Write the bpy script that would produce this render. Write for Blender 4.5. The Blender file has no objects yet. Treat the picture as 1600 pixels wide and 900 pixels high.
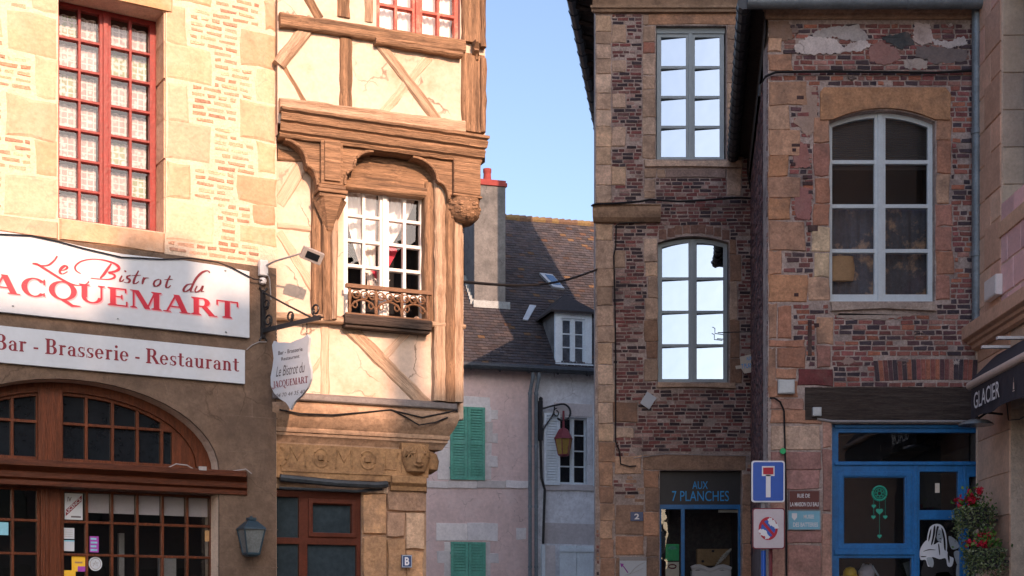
import bpy, bmesh, math, random
from mathutils import Vector, Matrix
from mathutils.geometry import tessellate_polygon

# ------------------------------------------------------------------ camera, sky, sun, exposure
FPX, HZ, CX, EYE = 2240.0, 970.0, 800.0, 1.6      # focal length in pixels, horizon row, centre column, eye height
SUN_AZ = (0.45, -0.89)                            # horizontal direction towards the sun
SUN_EL = 25.0
C = bpy.context.scene.collection
scn = bpy.context.scene
cam = bpy.data.cameras.new('camera')
cam.sensor_width = 36; cam.lens = 36 * FPX / 1600; cam.shift_y = (HZ - 450) / 1600
cam.clip_start = 0.1; cam.clip_end = 2000
camo = bpy.data.objects.new('camera', cam); C.objects.link(camo)
camo.location = (0, 0, EYE); camo.rotation_euler = (math.radians(90), 0, 0)
scn.camera = camo
w = bpy.data.worlds.new('World'); scn.world = w; w.use_nodes = True
nt = w.node_tree; bg = nt.nodes['Background']
sky = nt.nodes.new('ShaderNodeTexSky'); sky.sky_type = 'NISHITA'; sky.sun_disc = False
sky.sun_elevation = math.radians(SUN_EL)
sky.sun_rotation = math.atan2(SUN_AZ[0], SUN_AZ[1])
sky.altitude = 200; sky.air_density = 1.0; sky.dust_density = 3.2; sky.ozone_density = 1.0
tint = nt.nodes.new('ShaderNodeMix'); tint.data_type = 'RGBA'; tint.blend_type = 'MULTIPLY'; tint.inputs['Factor'].default_value = 1
tint.inputs['B'].default_value = (1.0, .975, 1.06, 1); nt.links.new(sky.outputs[0], tint.inputs['A'])
nt.links.new(tint.outputs['Result'], bg.inputs[0]); bg.inputs[1].default_value = 0.10
sl = bpy.data.lights.new('sun', 'SUN'); sl.energy = 2.75; sl.angle = math.radians(0.5); sl.color = (1.0, 0.60, 0.40)
so = bpy.data.objects.new('sun', sl); C.objects.link(so)
_s = Vector((SUN_AZ[0], SUN_AZ[1], 0)).normalized() * math.cos(math.radians(SUN_EL)) + Vector((0, 0, math.sin(math.radians(SUN_EL))))
so.rotation_euler = _s.to_track_quat('Z', 'Y').to_euler(); so.location = (20, -30, 30)
scn.view_settings.view_transform = 'Standard'; scn.view_settings.look = 'None'
scn.view_settings.gamma = 1; scn.view_settings.use_curve_mapping = False
scn.view_settings.exposure = 1.45
scn.cycles.max_bounces = 8; scn.cycles.transparent_max_bounces = 12
scn.cycles.use_denoising = True

rnd = random.Random(7)
U = rnd.uniform

# ------------------------------------------------------------------ frames: a wall plane seen through the survey camera
class Frame:
    def __init__(s, px, Y, d):
        s.O = Vector(((px - CX) / FPX * Y, Y))
        s.u = Vector(d).normalized(); s.v = Vector((-s.u.y, s.u.x))      # v points into the building
        s.rot = math.atan2(s.u.y, s.u.x)
    def p(s, px, py, d=0.0):
        a = (px - CX) / FPX; b = (HZ - py) / FPX
        t = (s.O.dot(s.v) - d) / (a * s.v.x + s.v.y)
        return ((Vector((a * t, t)) - s.O).dot(s.u), EYE + t * b)
    def x(s, px, d=0.0): return s.p(px, 0, d)[0]
    def r(s, l, r, t, b, d=0.0):
        c = (l + r) / 2
        return s.x(l, d), s.x(r, d), s.p(c, b, d)[1], s.p(c, t, d)[1]      # x0 x1 z0 z1
    def poly(s, pts, d=0.0): return [s.p(a, b, d) for a, b in pts]
    def w(s, x, y, z):
        q = s.O + s.u * x + s.v * y
        return Vector((q.x, q.y, z))

# ------------------------------------------------------------------ mesh collector
OFF = {}
class M:
    def __init__(s): s.v = []; s.f = []; s.c = []
    def face(s, pts, col=(1, 1, 1)):
        n = len(s.v); s.v += [tuple(p) for p in pts]; s.f.append(tuple(range(n, n + len(pts)))); s.c.append(col)
    def box(s, x0, x1, y0, y1, z0, z1, col=(1, 1, 1)):
        n = len(s.v)
        s.v += [(x0, y0, z0), (x1, y0, z0), (x1, y1, z0), (x0, y1, z0), (x0, y0, z1), (x1, y0, z1), (x1, y1, z1), (x0, y1, z1)]
        for q in ((0, 1, 5, 4), (1, 2, 6, 5), (2, 3, 7, 6), (3, 0, 4, 7), (4, 5, 6, 7), (3, 2, 1, 0)):
            s.f.append(tuple(n + i for i in q)); s.c.append(col)
    def prism(s, outer, holes=(), y0=0.0, y1=0.1, col=(1, 1, 1), back=False):
        loops = [[Vector((a, b, 0)) for a, b in outer]] + [[Vector((a, b, 0)) for a, b in h] for h in holes]
        flat = [p for l in loops for p in l]
        for t in tessellate_polygon(loops):
            p = [flat[i] for i in t]
            if (p[1] - p[0]).cross(p[2] - p[0]).z < 0: p = [p[0], p[2], p[1]]
            s.face([(q.x, y0, q.y) for q in p], col)
            if back: s.face([(q.x, y1, q.y) for q in reversed(p)], col)
        for k, l in enumerate(loops):
            for i in range(len(l)):
                a, b = l[i], l[(i + 1) % len(l)]
                s.face([(a.x, y0, a.y), (a.x, y1, a.y), (b.x, y1, b.y), (b.x, y0, b.y)], col)
    def block(s, poly, y0, proud, inset=0.008, col=(1, 1, 1)):
        n = len(poly); cx = sum(p[0] for p in poly) / n; cz = sum(p[1] for p in poly) / n
        inn = []
        for x, z in poly:
            dx, dz = cx - x, cz - z; L = math.hypot(dx, dz) or 1
            inn.append((x + dx / L * inset * 1.4, z + dz / L * inset * 1.4))
        s.face([(x, y0 - proud, z) for x, z in inn], col)
        for i in range(n):
            j = (i + 1) % n
            s.face([(poly[i][0], y0, poly[i][1]), (poly[j][0], y0, poly[j][1]), (inn[j][0], y0 - proud, inn[j][1]), (inn[i][0], y0 - proud, inn[i][1])], col)
    def tube(s, pts, r, n=6, col=(1, 1, 1), cap=True):
        pts = [Vector(p) for p in pts]; rings = []
        rr = r if isinstance(r, (list, tuple)) else [r] * len(pts)
        for i, p in enumerate(pts):
            t = (pts[min(i + 1, len(pts) - 1)] - pts[max(i - 1, 0)]).normalized()
            a = Vector((0, 0, 1)) if abs(t.z) < .9 else Vector((1, 0, 0))
            e = t.cross(a).normalized(); g = t.cross(e)
            k = len(s.v); rings.append(k)
            for j in range(n):
                th = 2 * math.pi * j / n
                s.v.append(tuple(p + (e * math.cos(th) + g * math.sin(th)) * rr[i]))
        for i in range(len(rings) - 1):
            for j in range(n):
                a, b = rings[i], rings[i + 1]
                s.f.append((a + j, a + (j + 1) % n, b + (j + 1) % n, b + j)); s.c.append(col)
        if cap:
            s.f.append(tuple(rings[0] + j for j in range(n))[::-1]); s.f.append(tuple(rings[-1] + j for j in range(n)))
            s.c += [col, col]
    def lathe(s, prof, c, n=12, col=(1, 1, 1), sx=1, sy=1, rot=0.0):
        ks = []
        for r, z in prof:
            ks.append(len(s.v))
            for j in range(n):
                th = 2 * math.pi * j / n + rot
                s.v.append((c[0] + r * sx * math.cos(th), c[1] + r * sy * math.sin(th), c[2] + z))
        for i in range(len(ks) - 1):
            for j in range(n):
                s.f.append((ks[i] + j, ks[i] + (j + 1) % n, ks[i + 1] + (j + 1) % n, ks[i + 1] + j)); s.c.append(col)
        s.f.append(tuple(ks[0] + j for j in range(n))[::-1]); s.f.append(tuple(ks[-1] + j for j in range(n))); s.c += [col, col]
    def profile(s, prof, x0, x1, col=(1, 1, 1), e0=0.0, e1=0.0):
        """moulding along x: prof = (y, z) list from bottom to top, mitred by e0/e1 per unit of -y"""
        a = [(x0 + y * e0, y, z) for y, z in prof]; b = [(x1 - y * e1, y, z) for y, z in prof]
        for i in range(len(prof) - 1): s.face([a[i], b[i], b[i + 1], a[i + 1]], col)
        s.face(a[::-1], col); s.face(b, col)
    def mesh(s, name, off=(0, 0, 0)):
        me = bpy.data.meshes.new(name)
        me.from_pydata([(a - off[0], b - off[1], c - off[2]) for a, b, c in s.v], [], s.f)
        ca = me.color_attributes.new('Col', 'FLOAT_COLOR', 'CORNER')
        buf = []
        for f, c in zip(s.f, s.c): buf += [c[0], c[1], c[2], 1.0] * len(f)
        ca.data.foreach_set('color', buf)
        return me
    def build(s, name, mat, parent, smooth=False, bevel=0.0, loc=None, rot=None):
        off = OFF.get(root_of(parent).name, (0, 0, 0)) if loc is None else (0, 0, 0)
        o = bpy.data.objects.new(name, s.mesh(name, off)); C.objects.link(o)
        finish(o, mat, smooth, bevel)
        o.parent = parent
        if loc is not None:
            po = OFF.get(root_of(parent).name, (0, 0, 0))
            o.location = (loc[0] - po[0], loc[1] - po[1], loc[2] - po[2])
        if rot: o.rotation_euler = rot
        return o

def finish(o, mat, smooth, bevel):
    o.data.materials.append(mat)
    bm = bmesh.new(); bm.from_mesh(o.data); bmesh.ops.remove_doubles(bm, verts=bm.verts, dist=1e-5)
    bmesh.ops.recalc_face_normals(bm, faces=bm.faces); bm.to_mesh(o.data); bm.free()
    if smooth:
        for p in o.data.polygons: p.use_smooth = True
        try: o.data.set_sharp_from_angle(angle=math.radians(40))
        except Exception: pass
    if bevel:
        b = o.modifiers.new('bevel', 'BEVEL'); b.width = bevel; b.segments = 2; b.limit_method = 'ANGLE'; b.angle_limit = math.radians(40)

def root_of(o):
    while o.parent: o = o.parent
    return o

def thing(name, label, cat, F, at=(0, 0, 0), group=None):
    o = bpy.data.objects.new(name, None); C.objects.link(o); o.empty_display_size = .1
    o.location = F.w(*at); o.rotation_euler = (0, 0, F.rot)
    o['label'] = label; o['category'] = cat
    if group: o['group'] = group
    OFF[o.name] = at
    return o

def solo(name, label, cat, F, m, mat, group=None, smooth=False, bevel=0.0):
    n = len(m.v); at = tuple((min(v[i] for v in m.v) + max(v[i] for v in m.v)) / 2 for i in range(3))
    o = bpy.data.objects.new(name, m.mesh(name, at)); C.objects.link(o); finish(o, mat, smooth, bevel)
    o.location = F.w(*at); o.rotation_euler = (0, 0, F.rot); o['label'] = label; o['category'] = cat
    if group: o['group'] = group
    return o

# ------------------------------------------------------------------ materials
MATS = {}
def mat(name, base, rough=.8, attr=False, var=.25, scale=6.0, bump=.15, bscale=30.0, stain=None, stain_scale=1.2, stain_amt=.5, metal=0.0, spec=.4, stretch=None, tint=None, coat=0.0, crack=0.0):
    m = bpy.data.materials.new(name); m.use_nodes = True
    nt = m.node_tree; N = nt.nodes; L = nt.links
    b = N['Principled BSDF']; b.inputs['Roughness'].default_value = rough; b.inputs['Metallic'].default_value = metal
    b.inputs['Specular IOR Level'].default_value = spec; b.inputs['Coat Weight'].default_value = coat
    tc = N.new('ShaderNodeTexCoord'); vec = tc.outputs['Object']
    if stretch:
        mp = N.new('ShaderNodeMapping'); mp.inputs['Scale'].default_value = stretch; L.new(vec, mp.inputs[0]); vec = mp.outputs[0]
    n1 = N.new('ShaderNodeTexNoise'); n1.inputs['Scale'].default_value = scale; n1.inputs['Detail'].default_value = 6; n1.inputs['Roughness'].default_value = .65
    L.new(vec, n1.inputs['Vector'])
    mr = N.new('ShaderNodeMapRange'); mr.inputs['From Min'].default_value = .25; mr.inputs['From Max'].default_value = .75
    mr.inputs['To Min'].default_value = 1 - var; mr.inputs['To Max'].default_value = 1 + var
    L.new(n1.outputs['Fac'], mr.inputs['Value'])
    col = N.new('ShaderNodeVectorMath'); col.operation = 'SCALE'
    if attr:
        at = N.new('ShaderNodeAttribute'); at.attribute_name = 'Col'
        mul = N.new('ShaderNodeVectorMath'); mul.operation = 'MULTIPLY'; mul.inputs[1].default_value = base
        L.new(at.outputs['Color'], mul.inputs[0]); L.new(mul.outputs[0], col.inputs[0])
    else: col.inputs[0].default_value = base
    nf = N.new('ShaderNodeTexNoise'); nf.inputs['Scale'].default_value = scale * 6.5; nf.inputs['Detail'].default_value = 4; nf.inputs['Roughness'].default_value = .7
    L.new(vec, nf.inputs['Vector'])
    mf = N.new('ShaderNodeMapRange'); mf.inputs['From Min'].default_value = .3; mf.inputs['From Max'].default_value = .7
    mf.inputs['To Min'].default_value = 1 - var * .8; mf.inputs['To Max'].default_value = 1 + var * .8
    L.new(nf.outputs['Fac'], mf.inputs['Value'])
    mm = N.new('ShaderNodeMath'); mm.operation = 'MULTIPLY'; L.new(mr.outputs[0], mm.inputs[0]); L.new(mf.outputs[0], mm.inputs[1])
    L.new(mm.outputs[0], col.inputs['Scale']); out = col.outputs[0]
    if stain:
        n2 = N.new('ShaderNodeTexNoise'); n2.inputs['Scale'].default_value = stain_scale; n2.inputs['Detail'].default_value = 8; n2.inputs['Roughness'].default_value = .7
        L.new(vec, n2.inputs['Vector'])
        r2 = N.new('ShaderNodeMapRange'); r2.inputs['From Min'].default_value = .5; r2.inputs['From Max'].default_value = .68; r2.inputs['To Max'].default_value = stain_amt
        L.new(n2.outputs['Fac'], r2.inputs['Value'])
        mx = N.new('ShaderNodeMix'); mx.data_type = 'RGBA'; L.new(r2.outputs[0], mx.inputs['Factor'])
        L.new(out, mx.inputs['A']); mx.inputs['B'].default_value = (*stain, 1); out = mx.outputs['Result']
    if crack:
        nd = N.new('ShaderNodeTexNoise'); nd.inputs['Scale'].default_value = 3; nd.inputs['Detail'].default_value = 5; L.new(vec, nd.inputs['Vector'])
        va = N.new('ShaderNodeVectorMath'); va.operation = 'MULTIPLY_ADD'; va.inputs[1].default_value = (.35, .35, .35); L.new(nd.outputs['Color'], va.inputs[0]); L.new(vec, va.inputs[2])
        vo = N.new('ShaderNodeTexVoronoi'); vo.feature = 'DISTANCE_TO_EDGE'; vo.inputs['Scale'].default_value = 1.5; L.new(va.outputs[0], vo.inputs['Vector'])
        rc = N.new('ShaderNodeMapRange'); rc.inputs['From Min'].default_value = .003; rc.inputs['From Max'].default_value = .011; rc.inputs['To Min'].default_value = 1; rc.inputs['To Max'].default_value = 0; L.new(vo.outputs['Distance'], rc.inputs['Value'])
        ng = N.new('ShaderNodeTexNoise'); ng.inputs['Scale'].default_value = 2.1; ng.inputs['Detail'].default_value = 3; L.new(vec, ng.inputs['Vector'])
        rg = N.new('ShaderNodeMapRange'); rg.inputs['From Min'].default_value = .48; rg.inputs['From Max'].default_value = .6; rg.inputs['To Max'].default_value = crack; L.new(ng.outputs['Fac'], rg.inputs['Value'])
        mk = N.new('ShaderNodeMath'); mk.operation = 'MULTIPLY'; L.new(rc.outputs[0], mk.inputs[0]); L.new(rg.outputs[0], mk.inputs[1])
        mc = N.new('ShaderNodeMix'); mc.data_type = 'RGBA'; L.new(mk.outputs[0], mc.inputs['Factor']); L.new(out, mc.inputs['A']); mc.inputs['B'].default_value = (base[0] * .25, base[1] * .22, base[2] * .2, 1); out = mc.outputs['Result']
    L.new(out, b.inputs['Base Color'])
    if bump:
        n3 = N.new('ShaderNodeTexNoise'); n3.inputs['Scale'].default_value = bscale; n3.inputs['Detail'].default_value = 5
        L.new(vec, n3.inputs['Vector'])
        bp = N.new('ShaderNodeBump'); bp.inputs['Strength'].default_value = min(1, bump * 2); bp.inputs['Distance'].default_value = .012
        L.new(n3.outputs['Fac'], bp.inputs['Height']); L.new(bp.outputs[0], b.inputs['Normal'])
    MATS[name] = m
    return m

def glass_mat(name, tint=(.9, .95, 1), refl=.12, rough=.01, gcol=(1, 1, 1)):
    """window glass: mostly see-through, partly mirror"""
    m = bpy.data.materials.new(name); m.use_nodes = True; nt = m.node_tree; N = nt.nodes; L = nt.links
    for n in list(N):
        if n.type == 'BSDF_PRINCIPLED': N.remove(n)
    out = N['Material Output']
    tr = N.new('ShaderNodeBsdfTransparent'); tr.inputs[0].default_value = (*tint, 1)
    gl = N.new('ShaderNodeBsdfGlossy'); gl.inputs['Roughness'].default_value = rough; gl.inputs[0].default_value = (*gcol, 1)
    fr = N.new('ShaderNodeFresnel'); fr.inputs[0].default_value = 1.5
    ad = N.new('ShaderNodeMath'); ad.operation = 'ADD'; ad.inputs[1].default_value = refl; ad.use_clamp = True
    L.new(fr.outputs[0], ad.inputs[0])
    tc = N.new('ShaderNodeTexCoord'); n3 = N.new('ShaderNodeTexNoise'); n3.inputs['Scale'].default_value = 2.2
    L.new(tc.outputs['Object'], n3.inputs['Vector'])
    bp = N.new('ShaderNodeBump'); bp.inputs['Strength'].default_value = .12; bp.inputs['Distance'].default_value = .02
    L.new(n3.outputs['Fac'], bp.inputs['Height']); L.new(bp.outputs[0], gl.inputs['Normal'])
    mx = N.new('ShaderNodeMixShader'); L.new(ad.outputs[0], mx.inputs[0]); L.new(tr.outputs[0], mx.inputs[1]); L.new(gl.outputs[0], mx.inputs[2])
    L.new(mx.outputs[0], out.inputs[0]); MATS[name] = m
    return m

def lace_mat():
    m = mat('net lace', (.62, .58, .57), .9, var=.12, scale=9, bump=0)
    nt = m.node_tree; N = nt.nodes; L = nt.links; b = N['Principled BSDF']
    tc = N.new('ShaderNodeTexCoord'); mp = N.new('ShaderNodeMapping'); mp.inputs['Scale'].default_value = (1, 0, 1); L.new(tc.outputs['Object'], mp.inputs[0])
    vo = N.new('ShaderNodeTexVoronoi'); vo.inputs['Scale'].default_value = 24; L.new(mp.outputs[0], vo.inputs['Vector'])
    r = N.new('ShaderNodeMapRange'); r.inputs['From Min'].default_value = .25; r.inputs['From Max'].default_value = .5; L.new(vo.outputs['Distance'], r.inputs['Value'])
    br = N.new('ShaderNodeTexBrick'); br.inputs['Scale'].default_value = 9; br.offset = 0; br.inputs['Mortar Size'].default_value = .05; br.inputs['Brick Width'].default_value = .5; br.inputs['Row Height'].default_value = .5
    sw = N.new('ShaderNodeMapping'); sw.inputs['Rotation'].default_value = (math.radians(-90), 0, 0); L.new(tc.outputs['Object'], sw.inputs[0]); L.new(sw.outputs[0], br.inputs['Vector'])
    mxf = N.new('ShaderNodeMath'); mxf.operation = 'MULTIPLY'; L.new(r.outputs[0], mxf.inputs[0])
    iv = N.new('ShaderNodeMath'); iv.operation = 'SUBTRACT'; iv.inputs[0].default_value = 1; L.new(br.outputs['Fac'], iv.inputs[1]); L.new(iv.outputs[0], mxf.inputs[1])
    mx = N.new('ShaderNodeMix'); mx.data_type = 'RGBA'; L.new(mxf.outputs[0], mx.inputs['Factor'])
    at = N.new('ShaderNodeAttribute'); at.attribute_name = 'Col'
    mx.inputs['A'].default_value = (.52, .48, .47, 1); L.new(at.outputs['Color'], mx.inputs['B'])
    L.new(mx.outputs['Result'], b.inputs['Base Color'])
    return m

mat('warm ashlar', (1, 1, 1), .92, True, .16, 4, .4, 24, stain=(.60, .48, .375), stain_scale=2.2, stain_amt=.5, crack=.35)
mat('lime mortar', (.60, .48, .375), .95, False, .2, 9, .5, 35)
mat('brick', (1.3, 1.25, 1.3), .9, True, .35, 14, .5, 60, stain=(.09, .065, .065), stain_scale=1.5, stain_amt=.5)
mat('old mortar', (.40, .33, .295), .95, False, .4, 5, .8, 40, stain=(.13, .105, .10), stain_scale=1.3, stain_amt=.8)
mat('old stone', (1.35, 1.32, 1.36), .92, True, .32, 6, .9, 20, stain=(.15, .11, .09), stain_scale=2.6, stain_amt=.6)
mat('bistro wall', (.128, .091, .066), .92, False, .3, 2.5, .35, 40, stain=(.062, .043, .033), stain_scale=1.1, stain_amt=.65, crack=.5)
mat('timber', (.26, .16, .095), .9, False, .6, 1.6, .7, 6, stain=(.075, .048, .032), stain_scale=.9, stain_amt=.9, stretch=(1.1, 26, 26), crack=1.0)
mat('pale timber', (.42, .31, .22), .9, False, .4, 1.6, .6, 6, stain=(.22, .135, .08), stain_scale=.9, stain_amt=.85, stretch=(1.1, 26, 26), crack=.9)
mat('faded timber', (.54, .40, .30), .9, False, .25, 2.2, .3, 7, stain=(.36, .24, .16), stain_scale=1.3, stain_amt=.6, stretch=(.5, 22, 22), crack=.6)
mat('cream plaster', (.60, .49, .40), .93, False, .12, 3, .3, 18, stain=(.40, .28, .19), stain_scale=1.5, stain_amt=.85, crack=.8)
mat('pink plaster', (.68, .53, .49), .93, False, .15, 1.5, .3, 12, stain=(.74, .64, .61), stain_scale=.7, stain_amt=.7, crack=.5)
mat('grey plaster', (.68, .72, .75), .93, False, .2, 1.5, .3, 12, stain=(.44, .47, .50), stain_scale=.9, stain_amt=.6, crack=.5)
mat('pale limestone', (.70, .68, .66), .93, True, .15, 2, .2, 14)
mat('red paint', (.20, .018, .016), .45, False, .25, 12, .12, 40)
mat('bright red paint', (.42, .06, .04), .5, False, .25, 12, .12, 40, stain=(.6, .4, .3), stain_scale=9, stain_amt=.5)
mat('white paint', (.72, .71, .69), .5, False, .1, 10, .06, 40)
mat('grey blue paint', (.34, .42, .455), .5, False, .08, 8, .05, 40)
mat('pale blue paint', (.56, .65, .69), .5, False, .08, 8, .05, 40)
mat('shutter green', (.105, .37, .275), .65, False, .25, 3, .1, 30, stain=(.16, .40, .32), stain_scale=2.5, stain_amt=.6)
mat('shutter white', (.66, .76, .80), .6, False, .12, 3, .08, 30)
mat('shop blue', (.012, .16, .42), .4, False, .2, 5, .05, 30, stain=(.01, .09, .24), stain_scale=4, stain_amt=.5)
mat('varnished wood', (.095, .026, .010), .42, False, .5, 3, .2, 10, stretch=(14, 14, 1.2), spec=.2)
mat('varnished beam', (.075, .022, .010), .42, False, .55, 3, .2, 10, stretch=(1.2, 14, 14), spec=.2)
mat('joinery brown', (.085, .022, .012), .45, False, .25, 6, .05, 20, spec=.2)
mat('black iron', (.018, .02, .024), .45, False, .2, 20, .1, 60)
mat('rusty iron', (.16, .085, .045), .6, False, .3, 20, .2, 60)
mat('blue black iron', (.02, .045, .065), .4, False, .2, 20, .1, 60)
mat('zinc', (.17, .21, .235), .5, False, .25, 4, .1, 20, metal=.3)
mat('dark zinc', (.045, .055, .065), .5, False, .3, 4, .1, 20, metal=.3)
mat('lead', (.16, .15, .15), .6, False, .3, 5, .2, 20)
mat('pale metal', (.42, .47, .5), .4, False, .1, 5, .05, 20, metal=.3)
mat('sign white', (.45, .51, .57), .45, False, .05, 3, 0, stain=(.40, .40, .40), stain_scale=1.1, stain_amt=.4)
mat('sign red', (.42, .006, .03), .45, False, .05, 3, 0)
mat('sign pink', (.62, .30, .36), .5, False, .05, 3, 0)
mat('dark red', (.17, .007, .022), .5, False, .05, 3, 0)
mat('faded grey ink', (.10, .09, .10), .6, False, .2, 40, 0)
mat('black paint', (.012, .012, .014), .5, False, .2, 8, .05, 30)
mat('dark glass', (.010, .013, .017), .05, False, .3, 3, .05, 3, spec=.4)
mat('blue grey glass', (.030, .045, .056), .10, False, .25, 3, .02, 3, spec=.3)
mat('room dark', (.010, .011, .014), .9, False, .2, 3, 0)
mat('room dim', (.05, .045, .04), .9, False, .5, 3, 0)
mat('white cloth', (.84, .78, .75), .95, False, .05, 3, .1, 12)
mat('pinkish red cloth', (.55, .05, .09), .95, False, .1, 5, 0)
mat('terracotta', (.25, .045, .04), .8, False, .2, 8, .1, 30)
mat('roof tile', (.74, .76, .84), .9, True, .3, 14, .4, 30)
mat('chimney render', (.145, .15, .15), .95, False, .25, 3, .3, 14, stain=(.07, .078, .08), stain_scale=1.4, stain_amt=.85, crack=.6)
mat('old beam', (.048, .036, .030), .9, False, .6, 3, .9, 8, stretch=(.8, 12, 12), stain=(.10, .085, .075), stain_scale=2.2, stain_amt=.5)
mat('cove stone', (.36, .25, .17), .92, False, .3, 4, .5, 18, stain=(.12, .085, .065), stain_scale=2.4, stain_amt=.65)
mat('ochre stone', (.33, .20, .10), .92, False, .35, 5, .6, 18, stain=(.16, .09, .05), stain_scale=3.0, stain_amt=.6)
mat('road signs blue', (.012, .095, .46), .35, False, .05, 3, 0)
mat('enamel white', (.74, .76, .78), .4, False, .04, 3, 0)
mat('plate blue', (.03, .07, .19), .35, False, .1, 9, 0)
mat('plate brown', (.13, .035, .03), .45, False, .1, 9, 0)
mat('plate sky', (.20, .48, .62), .45, False, .08, 9, 0)
mat('sign cyan', (.03, .36, .80), .5, False, .05, 9, 0)
mat('pale pink metal', (.55, .50, .53), .4, False, .06, 6, 0)
mat('cream board', (.66, .60, .50), .7, False, .12, 9, .05, 30)
mat('yellow', (.75, .46, .03), .5, False, .1, 30, 0)
mat('green paper', (.02, .42, .14), .5, False, .15, 20, 0)
mat('heart green', (.03, .40, .27), .5, False, .1, 20, 0)
mat('purple ink', (.30, .05, .36), .5, False, .1, 20, 0)
mat('kraft wood', (.36, .22, .10), .7, False, .2, 10, .1, 30)
mat('awning dark', (.035, .033, .042), .85, False, .12, 9, .1, 60)
mat('awning cream', (.55, .45, .38), .7, False, .1, 9, .05, 40)
mat('sandstone', (1.45, 1.42, 1.42), .92, True, .16, 4, .3, 22, stain=(.40, .26, .19), stain_scale=1.6, stain_amt=.35)
mat('pink panel', (.66, .45, .45), .92, True, .1, 4, .2, 20)
mat('cable black', (.012, .012, .013), .6, False, .1, 9, 0)
mat('conduit grey', (.30, .29, .29), .6, False, .15, 9, 0)
mat('leaf', (1, 1, 1), .6, True, .25, 20, 0)
mat('petal', (1, 1, 1), .6, True, .15, 20, 0)
mat('lantern glass', (.13, .15, .155), .25, False, .25, 9, .05, 9, spec=.6)
mat('amber glass', (.33, .22, .05), .3, False, .35, 12, .05, 9, spec=.6)
mat('red metal', (.20, .04, .05), .5, False, .2, 12, 0)
mat('asphalt', (.045, .045, .047), .95, False, .3, 30, .5, 120)
mat('paving', (.075, .07, .07), .95, False, .3, 3, .5, 30)
mat('anthracite', (.03, .032, .036), .5, False, .15, 6, .03, 30)
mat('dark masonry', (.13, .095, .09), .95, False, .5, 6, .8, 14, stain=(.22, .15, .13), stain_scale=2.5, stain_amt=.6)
mat('gold reflection cloth', (.075, .085, .105), .95, False, .3, 4, .1, 12, stain=(.80, .50, .28), stain_scale=2.2, stain_amt=.95)  # ochre blotches imitate golden reflections in window glass
mat('old plaster', (1.15, 1.12, 1.12), .95, True, .22, 7, .9, 16, stain=(.22, .17, .15), stain_scale=3.5, stain_amt=.7, crack=.8)
mat('dark facade', (.14, .11, .09), .95, False, .2, 3, .2, 20)
glass_mat('clear glass', (.95, .96, .97), .015)
glass_mat('sky glass', (.3, .35, .4), .85, .004, (.39, .47, .53))
glass_mat('shop glass', (.80, .85, .88), .03)
lace_mat()
G = lambda n: MATS[n]

# ------------------------------------------------------------------ shared builders
def span_at(poly, z):
    xs = []
    for i in range(len(poly)):
        (ax, az), (bx, bz) = poly[i], poly[(i + 1) % len(poly)]
        if (az - z) * (bz - z) < 0: xs.append(ax + (bx - ax) * (z - az) / (bz - az))
    return (min(xs), max(xs)) if len(xs) >= 2 else None

def bricks(m, x0, x1, z0, z1, avoid, pal, bw=.215, bh=.058, mo=.013, y0=0.0, proud=.006, miss=.03, wob=.006, vert=False):
    z = z0; row = 0
    while z + bh <= z1 + .01:
        ints = [(x0, x1)]
        for pl in avoid:
            for zz in (z + bh * .12, z + bh * .88):
                sp = span_at(pl, zz)
                if not sp: continue
                nw = []
                for a, b in ints:
                    if sp[1] + mo < a or sp[0] - mo > b: nw.append((a, b)); continue
                    if sp[0] - mo > a: nw.append((a, sp[0] - mo))
                    if sp[1] + mo < b: nw.append((sp[1] + mo, b))
                ints = nw
        x = x0 - (bw + mo) * (.5 if row % 2 else 0) + U(-.03, .03)
        while x < x1:
            L = bw * (U(.92, 1.06) if rnd.random() > .25 else .5)
            for a, b in ints:
                p, q = max(a, x), min(b, x + L)
                if q - p > .03 and rnd.random() > miss:
                    c = rnd.choice(pal); k = U(.75, 1.25); c = tuple(v * k for v in c)
                    j = lambda: U(-wob, wob) * .6
                    po = [(p + j(), z + j()), (q + j(), z + j()), (q + j(), z + bh + j()), (p + j(), z + bh + j())]
                    m.block(po, y0, proud + U(-.003, .004), .004, c)
            x += L + mo
        z += bh + mo; row += 1

def stone(m, r, pal, y0=0.0, proud=.012, inset=.01, jit=.012, gap=.004):
    x0, x1, z0, z1 = r; j = lambda: U(-jit, jit)
    c = rnd.choice(pal); k = U(.85, 1.15); c = tuple(v * k for v in c)
    x0 += gap; x1 -= gap; z0 += gap; z1 -= gap
    m.block([(x0 + j(), z0 + j()), ((x0 + x1) / 2, z0 + j()), (x1 + j(), z0 + j()), (x1 + j(), (z0 + z1) / 2), (x1 + j(), z1 + j()), ((x0 + x1) / 2 + j(), z1 + j()), (x0 + j(), z1 + j()), (x0 + j(), (z0 + z1) / 2)], y0, proud + U(-.004, .004), inset, c)

def rect(r): x0, x1, z0, z1 = r; return [(x0, z0), (x1, z0), (x1, z1), (x0, z1)]

def arch_poly(r, rise, n=10):
    x0, x1, z0, z1 = r; pts = [(x0, z0), (x1, z0)]
    for i in range(n + 1):
        t = 1 - 2 * i / n
        pts.append(((x0 + x1) / 2 + t * (x1 - x0) / 2, z1 + rise * (1 - t * t)))
    return pts

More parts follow.
